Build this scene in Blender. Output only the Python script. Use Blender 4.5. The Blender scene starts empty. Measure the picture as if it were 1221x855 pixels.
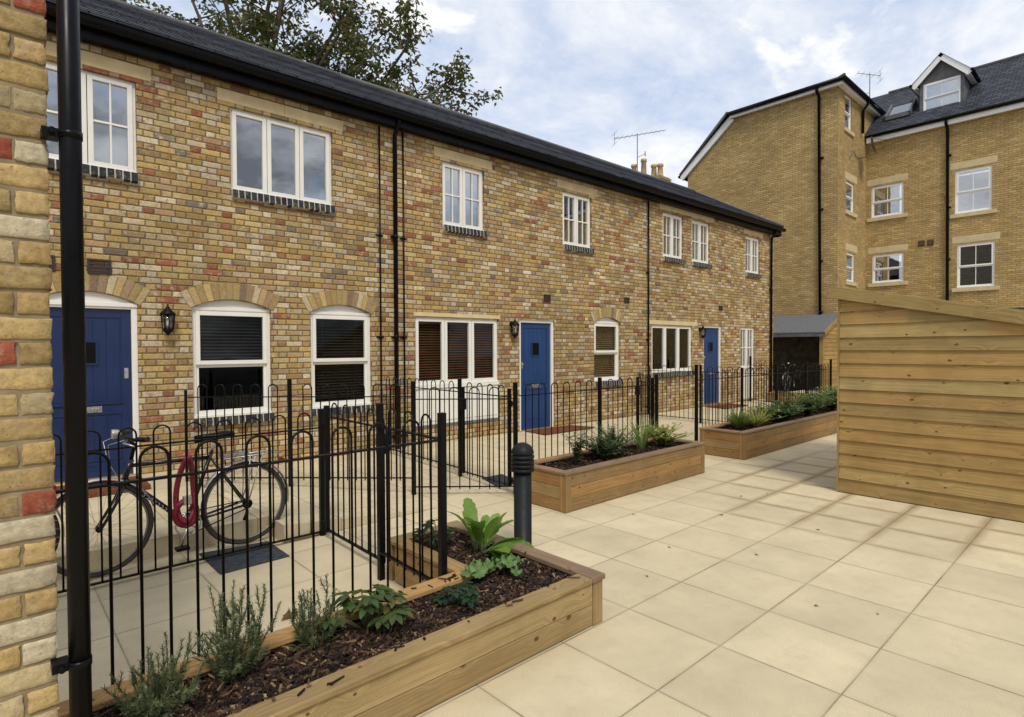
import bpy, math, random
from mathutils import Vector, Matrix
R_ = random.Random(7)
S = bpy.context.scene
COL = S.collection
PI = math.pi
rad = math.radians

# ------------------------------------------------------------------ helpers
ROOT = {}

def tag(o, label=None, cat=None, group=None, kind=None):
    if label: o['label'] = label
    if cat: o['category'] = cat
    if group: o['group'] = group
    if kind: o['kind'] = kind
    return o

def thing(name, label, cat, loc=(0, 0, 0), rz=0.0, group=None):
    o = bpy.data.objects.new(name, None)
    o.empty_display_size = 0.2
    COL.objects.link(o)
    o.location = loc
    o.rotation_euler = (0, 0, rz)
    ROOT[o] = (Matrix.Translation(loc) @ Matrix.Rotation(rz, 4, 'Z')).inverted()
    return tag(o, label, cat, group)

class MB:
    """collects geometry, builds one mesh object"""
    def __init__(s, xf=None):
        s.v = []; s.f = []; s.uv = []; s.m = []; s.xf = xf; s.mi = 0; s.sm = []; s.smooth = False
    def vert(s, x, y, z):
        if s.xf: x, y, z = s.xf(x, y, z)
        s.v.append((x, y, z)); return len(s.v) - 1
    def face(s, idx, uvs=None):
        s.f.append(tuple(idx)); s.m.append(s.mi); s.sm.append(s.smooth)
        s.uv.append(uvs if uvs else [(0.0, 0.0)] * len(idx))
    def poly(s, pts, uvs=None):
        s.face([s.vert(*p) for p in pts], uvs)
    def obox(s, c, ax, ay, az, grain=0):
        """oriented box: centre, three half-axis vectors; grain = index of the axis the wood grain follows"""
        c = Vector(c); A = [Vector(ax), Vector(ay), Vector(az)]
        L = [a.length for a in A]
        ids = {}
        for i in (-1, 1):
            for j in (-1, 1):
                for k in (-1, 1):
                    p = c + A[0] * i + A[1] * j + A[2] * k
                    ids[(i, j, k)] = s.vert(*p)
        ou, ov = R_.random() * 50, R_.random() * 50
        for a in range(3):
            o1, o2 = (a + 1) % 3, (a + 2) % 3
            for sg in (-1, 1):
                q = []; uv = []
                for (m, n) in ((-1, -1), (1, -1), (1, 1), (-1, 1)):
                    t = [0, 0, 0]; t[a] = sg; t[o1] = m; t[o2] = n
                    q.append(ids[tuple(t)])
                    e = [t[d] * L[d] for d in range(3)]
                    oth = [d for d in range(3) if d != grain]
                    uv.append((e[grain] + ou, e[oth[0]] + e[oth[1]] * 1.0 + ov))
                if sg < 0: q.reverse(); uv.reverse()
                s.face(q, uv)
    def box(s, x0, x1, y0, y1, z0, z1, grain=None):
        d = (x1 - x0, y1 - y0, z1 - z0)
        if grain is None: grain = max(range(3), key=lambda i: abs(d[i]))
        s.obox(((x0 + x1) / 2, (y0 + y1) / 2, (z0 + z1) / 2), (d[0] / 2, 0, 0), (0, d[1] / 2, 0), (0, 0, d[2] / 2), grain)
    def bar(s, p0, p1, w, h, up=(0, 0, 1), grain=0):
        p0 = Vector(p0); p1 = Vector(p1); d = p1 - p0; dn = d.normalized()
        side = dn.cross(Vector(up)).normalized(); u = side.cross(dn)
        s.obox((p0 + p1) / 2, d / 2, side * w / 2, u * h / 2, grain)
    def tube(s, pts, r, n=8, closed=False, caps=True):
        sm0 = s.smooth; s.smooth = True
        P = [Vector(p) for p in pts]; m = len(P)
        rs = r if isinstance(r, (list, tuple)) else [r] * m
        ref = None; rings = []
        for i in range(m):
            if closed: t = (P[(i + 1) % m] - P[i - 1])
            else: t = P[min(i + 1, m - 1)] - P[max(i - 1, 0)]
            t.normalize()
            if ref is None:
                ref = Vector((0, 0, 1)) if abs(t.z) < 0.9 else Vector((1, 0, 0))
            a = (ref - t * ref.dot(t)); 
            if a.length < 1e-6: a = t.orthogonal()
            a.normalize(); b = t.cross(a); ref = a
            rings.append([s.vert(*(P[i] + (a * math.cos(2 * PI * k / n) + b * math.sin(2 * PI * k / n)) * rs[i])) for k in range(n)])
        for i in range(m if closed else m - 1):
            A, B = rings[i], rings[(i + 1) % m]
            for k in range(n):
                s.face((A[k], A[(k + 1) % n], B[(k + 1) % n], B[k]))
        if caps and not closed:
            s.smooth = False
            s.face(rings[0][::-1]); s.face(rings[-1])
        s.smooth = sm0
    def lathe(s, prof, c=(0, 0, 0), n=20):
        sm0 = s.smooth; s.smooth = True
        rings = []
        for (r, z) in prof:
            rings.append([s.vert(c[0] + r * math.cos(2 * PI * k / n), c[1] + r * math.sin(2 * PI * k / n), c[2] + z) for k in range(n)])
        for A, B in zip(rings, rings[1:]):
            for k in range(n): s.face((A[k], A[(k + 1) % n], B[(k + 1) % n], B[k]))
        s.face(rings[0][::-1]); s.face(rings[-1]); s.smooth = sm0
    def prism(s, pts, ext):
        """polygon pts extruded by vector ext"""
        n = len(pts); e = Vector(ext)
        a = [s.vert(*p) for p in pts]; b = [s.vert(*(Vector(p) + e)) for p in pts]
        s.face(a[::-1]); s.face(b)
        for i in range(n): s.face((a[i], a[(i + 1) % n], b[(i + 1) % n], b[i]))
    def build(s, name, mat, parent=None, bevel=0.0, autouv=True):
        top = parent
        while top is not None and top.parent is not None: top = top.parent
        inv = ROOT.get(top)
        vs = [tuple(inv @ Vector(v)) for v in s.v] if inv is not None else s.v
        me = bpy.data.meshes.new(name)
        me.from_pydata(vs, [], s.f)
        mats = mat if isinstance(mat, (list, tuple)) else [mat]
        for m in mats: me.materials.append(m)
        me.polygons.foreach_set('material_index', s.m)
        me.polygons.foreach_set('use_smooth', s.sm)
        ul = me.uv_layers.new(name='UVMap')
        flat = []
        for u in s.uv:
            for q in u: flat += [q[0], q[1]]
        ul.data.foreach_set('uv', flat)
        me.update()
        o = bpy.data.objects.new(name, me)
        COL.objects.link(o)
        if parent is not None: o.parent = parent
        if bevel:
            b = o.modifiers.new('bevel', 'BEVEL'); b.width = bevel; b.segments = 2; b.limit_method = 'ANGLE'; b.angle_limit = rad(40)
        return o

def copy_tree(o, parent=None):
    c = o.copy(); COL.objects.link(c)
    if parent is not None: c.parent = parent
    if o in ROOT: ROOT[c] = ROOT[o]
    for ch in list(o.children): copy_tree(ch, c)
    return c

# ------------------------------------------------------------------ materials
class N:
    """tiny node-tree writer"""
    def __init__(s, name):
        s.mat = bpy.data.materials.new(name); s.mat.use_nodes = True
        s.t = s.mat.node_tree; s.t.nodes.clear()
        s.out = s.t.nodes.new('ShaderNodeOutputMaterial')
    def n(s, typ, **kw):
        nd = s.t.nodes.new(typ)
        for k, v in kw.items():
            if k in nd.inputs.keys(): s.set(nd.inputs[k], v)
            else: setattr(nd, k, v)
        return nd
    def set(s, inp, v):
        if hasattr(v, 'is_output') or isinstance(v, bpy.types.NodeSocket): s.t.links.new(v, inp)
        else:
            if inp.type == 'RGBA' and len(v) == 3: v = (*v, 1)
            inp.default_value = v
    def math(s, op, a, b=0.0, c=0.0, clamp=False):
        nd = s.t.nodes.new('ShaderNodeMath'); nd.operation = op; nd.use_clamp = clamp
        for i, v in enumerate((a, b, c)): s.set(nd.inputs[i], v)
        return nd.outputs[0]
    def comb(s, x, y, z=0.0):
        nd = s.t.nodes.new('ShaderNodeCombineXYZ')
        for i, v in enumerate((x, y, z)): s.set(nd.inputs[i], v)
        return nd.outputs[0]
    def sep(s, v):
        nd = s.t.nodes.new('ShaderNodeSeparateXYZ'); s.set(nd.inputs[0], v); return nd.outputs
    def noise(s, vec, scale, detail=4.0, rough=0.55, dist=0.0):
        nd = s.t.nodes.new('ShaderNodeTexNoise')
        s.set(nd.inputs['Vector'], vec); nd.inputs['Scale'].default_value = scale
        nd.inputs['Detail'].default_value = detail; nd.inputs['Roughness'].default_value = rough; nd.inputs['Distortion'].default_value = dist
        return nd.outputs[0]
    def ramp(s, fac, stops, interp='LINEAR'):
        nd = s.t.nodes.new('ShaderNodeValToRGB'); nd.color_ramp.interpolation = interp
        e = nd.color_ramp.elements
        while len(e) < len(stops): e.new(0.5)
        for el, (p, c) in zip(e, stops):
            el.position = p; el.color = (*c, 1) if len(c) == 3 else c
        s.set(nd.inputs[0], fac); return nd.outputs[0]
    def mix(s, fac, a, b, typ='MIX'):
        nd = s.t.nodes.new('ShaderNodeMix'); nd.data_type = 'RGBA'; nd.blend_type = typ
        s.set(nd.inputs[0], fac); s.set(nd.inputs[6], a); s.set(nd.inputs[7], b); return nd.outputs[2]
    def mr(s, v, a, b, c, d):
        nd = s.t.nodes.new('ShaderNodeMapRange')
        for i, x in enumerate((v, a, b, c, d)): s.set(nd.inputs[i], x)
        return nd.outputs[0]
    def bump(s, h, strength=0.5, dist=0.01, normal=None):
        nd = s.t.nodes.new('ShaderNodeBump'); nd.inputs['Strength'].default_value = strength; nd.inputs['Distance'].default_value = dist
        s.set(nd.inputs['Height'], h)
        if normal is not None: s.set(nd.inputs['Normal'], normal)
        return nd.outputs[0]
    def bsdf(s, **kw):
        nd = s.t.nodes.new('ShaderNodeBsdfPrincipled')
        for k, v in kw.items(): s.set(nd.inputs[k.replace('_', ' ')], v)
        s.t.links.new(nd.outputs[0], s.out.inputs[0]); return nd
    def pos(s): return s.n('ShaderNodeNewGeometry').outputs['Position']
    def nrm(s): return s.n('ShaderNodeNewGeometry').outputs['True Normal']
    def island(s): return s.n('ShaderNodeNewGeometry').outputs['Random Per Island']
    def obj(s): return s.n('ShaderNodeTexCoord').outputs['Object']
    def uvc(s): return s.n('ShaderNodeTexCoord').outputs['UV']

def plain(name, col, rough=0.5, metal=0.0, var=0.06, scale=6.0, spec=0.5, bumps=0.0):
    n = N(name); p = n.obj()
    f = n.noise(p, scale, 5)
    lo = tuple(max(0, c * (1 - var * 2)) for c in col); hi = tuple(min(1, c * (1 + var * 2)) for c in col)
    c = n.ramp(f, [(0.3, lo), (0.7, hi)])
    r = n.mr(n.noise(p, scale * 4, 3), 0.3, 0.7, max(0.02, rough - 0.08), min(1, rough + 0.08))
    kw = dict(Base_Color=c, Roughness=r, Metallic=metal, Specular_IOR_Level=spec)
    if bumps: kw['Normal'] = n.bump(n.noise(p, 90.0, 3), bumps, 0.004)
    n.bsdf(**kw); return n.mat

def wall_uv(n):
    p = n.sep(n.pos()); nn = n.sep(n.nrm())
    f = n.math('GREATER_THAN', n.math('ABSOLUTE', nn[0]), n.math('ABSOLUTE', nn[1]))
    u = n.math('ADD', n.math('MULTIPLY', p[1], f), n.math('MULTIPLY', p[0], n.math('SUBTRACT', 1.0, f)))
    return u, p[2]

def brick(name, palette, mortar, h=0.075, joint=0.0052, rough_edge=0.005, vary=0.2, smudge=0.9, flemish=True):
    """Flemish bond: stretcher and header alternate along every course"""
    n = N(name); u, z = wall_uv(n); pos = n.pos()
    A, P = 0.225, (0.3375 if flemish else 0.225)
    d1 = n.math('MULTIPLY', n.math('SUBTRACT', n.noise(pos, 16.0, 4), 0.5), rough_edge * 2.4)
    d2 = n.math('MULTIPLY', n.math('SUBTRACT', n.noise(n.n('ShaderNodeVectorMath', operation='SCALE', Vector=pos, Scale=-1.0).outputs[0], 13.0, 4), 0.5), rough_edge * 2.0)
    zz = n.math('ADD', z, d2)
    row = n.math('FLOOR', n.math('DIVIDE', zz, h))
    wr = n.n('ShaderNodeTexWhiteNoise', noise_dimensions='1D'); n.set(wr.inputs['W'], row)
    odd = n.math('FLOORED_MODULO', row, 2.0)
    uu = n.math('ADD', n.math('ADD', u, d1), n.math('ADD', n.math('MULTIPLY', odd, P * 0.5), n.math('MULTIPLY', wr.outputs[0], 0.03)))
    cell = n.math('FLOOR', n.math('DIVIDE', uu, P))
    t = n.math('SUBTRACT', uu, n.math('MULTIPLY', cell, P))
    if flemish:
        hd = n.math('GREATER_THAN', t, A)
        es = n.math('MINIMUM', t, n.math('SUBTRACT', A, t)); eh = n.math('MINIMUM', n.math('SUBTRACT', t, A), n.math('SUBTRACT', P, t))
        ex = n.math('ADD', n.math('MULTIPLY', eh, hd), n.math('MULTIPLY', es, n.math('SUBTRACT', 1.0, hd)))
        cid = n.math('ADD', n.math('MULTIPLY', cell, 2.0), hd)
    else:
        ex = n.math('MINIMUM', t, n.math('SUBTRACT', A, t)); cid = cell
    tz = n.math('SUBTRACT', zz, n.math('MULTIPLY', row, h)); ez = n.math('MINIMUM', tz, n.math('SUBTRACT', h, tz))
    e = n.math('SMOOTH_MIN', ex, ez, 0.008)
    m = n.mr(e, joint - 0.0022, joint + 0.0022, 1.0, 0.0)
    wn = n.n('ShaderNodeTexWhiteNoise', noise_dimensions='2D'); n.set(wn.inputs['Vector'], n.comb(n.math('ADD', cid, 0.5), n.math('ADD', row, 0.5)))
    c3 = n.n('ShaderNodeSeparateColor'); n.set(c3.inputs[0], wn.outputs['Color'])
    base = n.ramp(c3.outputs[0], palette, 'CONSTANT'); alt = n.ramp(c3.outputs[2], palette, 'CONSTANT')
    sm = n.mr(n.noise(pos, 15.0, 6, 0.65), 0.50, 0.66, 0.0, smudge)
    base = n.mix(sm, base, alt)
    val = n.mr(c3.outputs[1], 0, 1, 1 - vary, 1 + vary)
    blot = n.mr(n.noise(pos, 42.0, 7, 0.72), 0.3, 0.72, 0.68, 1.26)
    vv = n.math('MULTIPLY', val, blot)
    base = n.mix(1.0, base, n.comb(vv, vv, vv), 'MULTIPLY')
    mcol = n.mix(n.noise(pos, 60.0, 4), tuple(c * 0.7 for c in mortar), tuple(min(1, c * 1.2) for c in mortar))
    c = n.mix(m, base, mcol)
    wx = n.math('MULTIPLY', n.mr(n.noise(pos, 0.7, 4), 0.3, 0.7, 0.86, 1.09), n.mr(n.noise(pos, 2.6, 5, 0.6), 0.3, 0.7, 0.90, 1.07))
    c = n.mix(1.0, c, n.comb(wx, wx, wx), 'MULTIPLY')
    face = n.mr(e, joint - 0.004, joint + 0.008, 0.0, 1.0)
    hgt = n.math('ADD', face, n.math('MULTIPLY', n.noise(pos, 75.0, 5, 0.7), 0.35))
    hgt = n.math('ADD', hgt, n.math('MULTIPLY', c3.outputs[2], 0.3))
    n.bsdf(Base_Color=c, Roughness=0.9, Specular_IOR_Level=0.2, Normal=n.bump(hgt, 1.0, 0.010))
    return n.mat

STOCK = [(0.0, (0.46, 0.31, 0.115)), (0.17, (0.40, 0.262, 0.10)), (0.33, (0.49, 0.36, 0.165)), (0.47, (0.355, 0.225, 0.095)),
         (0.55, (0.57, 0.475, 0.32)), (0.67, (0.51, 0.395, 0.245)), (0.775, (0.31, 0.115, 0.062)), (0.84, (0.41, 0.255, 0.145)), (0.905, (0.22, 0.175, 0.135)), (0.935, (0.345, 0.235, 0.125))]
MORTAR = (0.195, 0.15, 0.085)
M = {}
M['brick'] = brick('stock_brick', STOCK, MORTAR)
M['buff'] = brick('buff_brick', [(0.0, (0.44, 0.305, 0.125)), (0.3, (0.48, 0.335, 0.14)), (0.6, (0.41, 0.28, 0.115)), (0.85, (0.51, 0.37, 0.165))], (0.24, 0.18, 0.095), vary=0.12, rough_edge=0.002, smudge=0.3, flemish=False)

def island_brick(name, palette):
    n = N(name); pos = n.pos(); isl = n.island()
    wn = n.n('ShaderNodeTexWhiteNoise', noise_dimensions='1D'); n.set(wn.inputs['W'], n.math('MULTIPLY', isl, 91.7))
    c3 = n.n('ShaderNodeSeparateColor'); n.set(c3.inputs[0], wn.outputs['Color'])
    base = n.ramp(c3.outputs[0], palette, 'CONSTANT')
    val = n.math('MULTIPLY', n.mr(c3.outputs[1], 0, 1, 0.8, 1.2), n.mr(n.noise(pos, 38.0, 8, 0.72), 0.3, 0.72, 0.62, 1.28))
    base = n.mix(1.0, base, n.comb(val, val, val), 'MULTIPLY')
    sm = n.math('MULTIPLY', n.mr(n.noise(pos, 26.0, 8, 0.8), 0.52, 0.66, 0, 0.75), c3.outputs[2])
    base = n.mix(sm, base, (0.50, 0.43, 0.30))
    pit = n.mr(n.noise(pos, 120.0, 4, 0.6), 0.28, 0.36, 0.4, 1.0)
    base = n.mix(1.0, base, n.comb(pit, pit, pit), 'MULTIPLY')
    h = n.math('ADD', n.noise(pos, 75.0, 9, 0.75), n.math('MULTIPLY', pit, 0.4))
    n.bsdf(Base_Color=base, Roughness=0.92, Specular_IOR_Level=0.2, Normal=n.bump(h, 0.9, 0.006)); return n.mat
M['pier_brick'] = island_brick('pier_brick', [(0.0, (0.50, 0.355, 0.15)), (0.3, (0.45, 0.31, 0.125)), (0.52, (0.52, 0.41, 0.22)), (0.70, (0.53, 0.45, 0.30)), (0.86, (0.36, 0.10, 0.055)), (0.94, (0.43, 0.30, 0.13))])
M['arch_brick'] = island_brick('arch_brick', [(0.0, (0.47, 0.335, 0.13)), (0.3, (0.40, 0.275, 0.11)), (0.55, (0.58, 0.47, 0.29)), (0.72, (0.50, 0.37, 0.17)), (0.9, (0.30, 0.20, 0.12))])
M['blue_brick'] = island_brick('blue_brick', [(0.0, (0.035, 0.038, 0.043)), (0.5, (0.05, 0.052, 0.058)), (0.8, (0.028, 0.03, 0.035))])
M['palemortar'] = plain('pale_mortar', (0.46, 0.42, 0.34), 0.95, var=0.1, scale=18, spec=0.15)
M['mortar'] = plain('mortar', (0.27, 0.21, 0.125), 0.95, var=0.12, scale=18, spec=0.15, bumps=0.5)
M['sandstone'] = plain('sandstone', (0.64, 0.50, 0.28), 0.85, var=0.07, scale=5, spec=0.2, bumps=0.2)
M['paleston'] = plain('pale_stone', (0.55, 0.45, 0.27), 0.85, var=0.06, scale=5, spec=0.2, bumps=0.2)
M['white'] = plain('white_paint', (0.80, 0.775, 0.70), 0.35, var=0.02, scale=3)
M['upvc'] = plain('white_upvc', (0.80, 0.80, 0.78), 0.3, var=0.015, scale=3)
M['black'] = plain('black_metal', (0.004, 0.004, 0.0045), 0.42, var=0.15, scale=8, spec=0.16)
M['plasticblack'] = plain('black_plastic', (0.004, 0.004, 0.005), 0.33, var=0.1, scale=4, spec=0.14)
M['lead'] = plain('lead_grey', (0.11, 0.11, 0.115), 0.7, var=0.15, scale=5)
M['felt'] = plain('roof_felt', (0.12, 0.12, 0.125), 0.85, var=0.06, scale=9)
M['bluedoor'] = plain('blue_paint', (0.010, 0.045, 0.145), 0.36, var=0.06, scale=2)
M['bluedoor_shaded'] = plain('shaded_blue_paint', (0.007, 0.021, 0.082), 0.36, var=0.06, scale=2)  # blue door paint with the near doorway's shade put into its colour
M['chrome'] = plain('brushed_steel', (0.62, 0.61, 0.58), 0.28, metal=1.0, var=0.04, scale=10)
M['alu'] = plain('silver_aluminium', (0.55, 0.54, 0.52), 0.35, metal=0.8, var=0.04, scale=10)
M['rimgrey'] = plain('rim_grey', (0.22, 0.21, 0.19), 0.4, metal=0.6, var=0.05, scale=10)
M['rubber'] = plain('rubber', (0.02, 0.019, 0.018), 0.8, var=0.15, scale=20)
M['gumwall'] = plain('tyre_grey', (0.045, 0.038, 0.030), 0.8, var=0.15, scale=20)
M['bikeblack'] = plain('black_frame_paint', (0.008, 0.008, 0.011), 0.2, var=0.1, scale=5)
M['decal'] = plain('white_decal', (0.6, 0.6, 0.6), 0.4, var=0.02)
M['lock'] = plain('red_lock_sleeve', (0.22, 0.008, 0.026), 0.45, var=0.35, scale=60)
M['mat_coir'] = plain('coir', (0.15, 0.055, 0.025), 0.95, var=0.2, scale=60, spec=0.1, bumps=0.8)
M['mat_grey'] = plain('grey_mat', (0.045, 0.052, 0.06), 0.9, var=0.22, scale=25, spec=0.2, bumps=0.6)
M['blinddark'] = plain('brown_blind', (0.20, 0.085, 0.038), 0.5, var=0.1)
M['blindmid'] = plain('tan_blind', (0.36, 0.21, 0.085), 0.55, var=0.08)
M['blindblack'] = plain('dark_blind', (0.045, 0.036, 0.028), 0.5, var=0.1)
M['net'] = plain('pale_blind', (0.50, 0.49, 0.47), 0.8, var=0.03)
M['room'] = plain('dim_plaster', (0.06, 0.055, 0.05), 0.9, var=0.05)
M['pot'] = plain('clay_pot', (0.50, 0.36, 0.19), 0.85, var=0.1, scale=6)
M['bark'] = plain('bark', (0.105, 0.085, 0.058), 0.95, var=0.25, scale=4, spec=0.1, bumps=0.6)
M['brass'] = plain('brass_strip', (0.60, 0.45, 0.20), 0.35, metal=0.7, var=0.05)

def glass(name, refl, tint=(0.86, 0.88, 0.87), fk=0.75):
    n = N(name)
    lw = n.n('ShaderNodeLayerWeight'); lw.inputs[0].default_value = 0.25
    f = n.math('ADD', n.math('MULTIPLY', lw.outputs['Fresnel'], fk), refl, clamp=True)
    tr = n.n('ShaderNodeBsdfTransparent'); tr.inputs[0].default_value = (*tint, 1)
    gl = n.n('ShaderNodeBsdfGlossy'); gl.inputs['Roughness'].default_value = 0.015; gl.inputs[0].default_value = (0.95, 0.97, 1.0, 1)
    wob = n.bump(n.noise(n.pos(), 1.4, 2), 0.06, 0.03); n.set(gl.inputs['Normal'], wob)
    mx = n.n('ShaderNodeMixShader'); n.set(mx.inputs[0], f); n.set(mx.inputs[1], tr.outputs[0]); n.set(mx.inputs[2], gl.outputs[0])
    n.t.links.new(mx.outputs[0], n.out.inputs[0]); return n.mat
M['glass'] = glass('window_glass', 0.012, fk=0.16)
M['glass_up'] = glass('upper_window_glass', 0.33, fk=.5)
M['glass_lamp'] = glass('lantern_glass', 0.05, (0.8, 0.8, 0.78))

def wood(name, a, b, knot=(0.10, 0.05, 0.02), sat=1.0, board=0.22, knots=1.0, rough=0.7, grooves=0.0, kthr=0.5):
    n = N(name); uv = n.sep(n.uvc()); isl = n.island()
    un, vn = uv[0], uv[1]
    warp = n.math('MULTIPLY', n.math('SUBTRACT', n.noise(n.comb(n.math('MULTIPLY', un, 2.2), n.math('MULTIPLY', vn, 7.0)), 1.0, 3), 0.5), 0.035)
    v2 = n.math('ADD', vn, warp)
    # knots: sparse voronoi cells stretched along the grain
    vo = n.n('ShaderNodeTexVoronoi'); vo.voronoi_dimensions = '2D'; vo.feature = 'F1'
    n.set(vo.inputs['Vector'], n.comb(n.math('MULTIPLY', un, 4.3), n.math('MULTIPLY', n.math('ADD', vn, n.math('MULTIPLY', n.math('SINE', n.math('MULTIPLY', un, 7.0)), 0.02)), 6.2))); vo.inputs['Scale'].default_value = 1.0
    c3 = n.n('ShaderNodeSeparateColor'); n.set(c3.inputs[0], vo.outputs['Color'])
    pick = n.math('GREATER_THAN', c3.outputs[0], kthr)
    size = n.mr(n.math('POWER', c3.outputs[1], 2.0), 0, 1, 0.035, 0.115)
    kd = n.math('DIVIDE', vo.outputs['Distance'], size)
    km = n.math('MULTIPLY', n.math('SUBTRACT', 1.0, n.math('SMOOTH_MIN', kd, 1.0, 0.25), clamp=True), pick)
    km = n.math('MULTIPLY', n.mr(km, 0.0, 0.5, 0, 1), knots)
    halo = n.math('MULTIPLY', n.mr(vo.outputs['Distance'], 0.0, 0.42, 0.05, 0.0), pick)
    v3 = n.math('ADD', v2, halo)
    g = n.noise(n.comb(n.math('MULTIPLY', un, 1.3), n.math('MULTIPLY', v3, 55.0)), 1.0, 5, 0.6)
    g2 = n.noise(n.comb(n.math('MULTIPLY', un, 6.0), n.math('MULTIPLY', v3, 260.0)), 1.0, 3, 0.6)
    gg = n.math('ADD', n.math('MULTIPLY', g, 0.75), n.math('MULTIPLY', g2, 0.25))
    c = n.ramp(gg, [(0.33, a), (0.66, b)])
    wn = n.n('ShaderNodeTexWhiteNoise', noise_dimensions='1D'); n.set(wn.inputs['W'], n.math('MULTIPLY', isl, 57.3))
    wc = n.n('ShaderNodeSeparateColor'); n.set(wc.inputs[0], wn.outputs['Color'])
    tone = n.mr(wc.outputs[0], 0, 1, 1 - board, 1 + board)
    warm = n.mr(wc.outputs[1], 0, 1, 0.90, 1.08)
    c = n.mix(1.0, c, n.comb(n.math('MULTIPLY', tone, 1.0), n.math('MULTIPLY', tone, warm), n.math('MULTIPLY', tone, n.math('MULTIPLY', warm, warm))), 'MULTIPLY')
    st = n.mr(n.noise(n.pos(), 3.5, 5, 0.6), 0.3, 0.7, 0.84, 1.10)
    c = n.mix(1.0, c, n.comb(st, st, st), 'MULTIPLY')
    c = n.mix(km, c, knot)
    hh_ = n.math('SUBTRACT', gg, n.math('MULTIPLY', km, 0.3))
    if grooves:   # reeded decking face on some boards
        gv = n.math('MULTIPLY', n.math('SINE', n.math('MULTIPLY', vn, 2 * PI / 0.0085)), n.math('GREATER_THAN', wc.outputs[2], 0.5))
        hh_ = n.math('ADD', hh_, n.math('MULTIPLY', gv, grooves))
        dk = n.mr(gv, -1.0, 0.0, 0.86, 1.0); c = n.mix(1.0, c, n.comb(dk, dk, dk), 'MULTIPLY')
    n.bsdf(Base_Color=c, Roughness=rough, Specular_IOR_Level=0.25, Normal=n.bump(hh_, 0.35, 0.004)); return n.mat
    n.bsdf(Base_Color=c, Roughness=rough, Specular_IOR_Level=0.25, Normal=n.bump(n.math('SUBTRACT', gg, n.math('MULTIPLY', km, 0.3)), 0.35, 0.004)); return n.mat
M['planterwood'] = wood('planter_timber', (0.215, 0.122, 0.045), (0.365, 0.225, 0.09))
M['frontwood'] = wood('fresh_planter_timber', (0.24, 0.15, 0.058), (0.43, 0.29, 0.125), grooves=0.35, kthr=.45)
M['capwood'] = wood('weathered_rim_timber', (0.19, 0.115, 0.065), (0.33, 0.22, 0.125))
M['shedwood'] = wood('shed_timber', (0.255, 0.165, 0.055), (0.42, 0.295, 0.115), board=0.17, knot=(0.12, 0.055, 0.02), kthr=.40)

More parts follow.
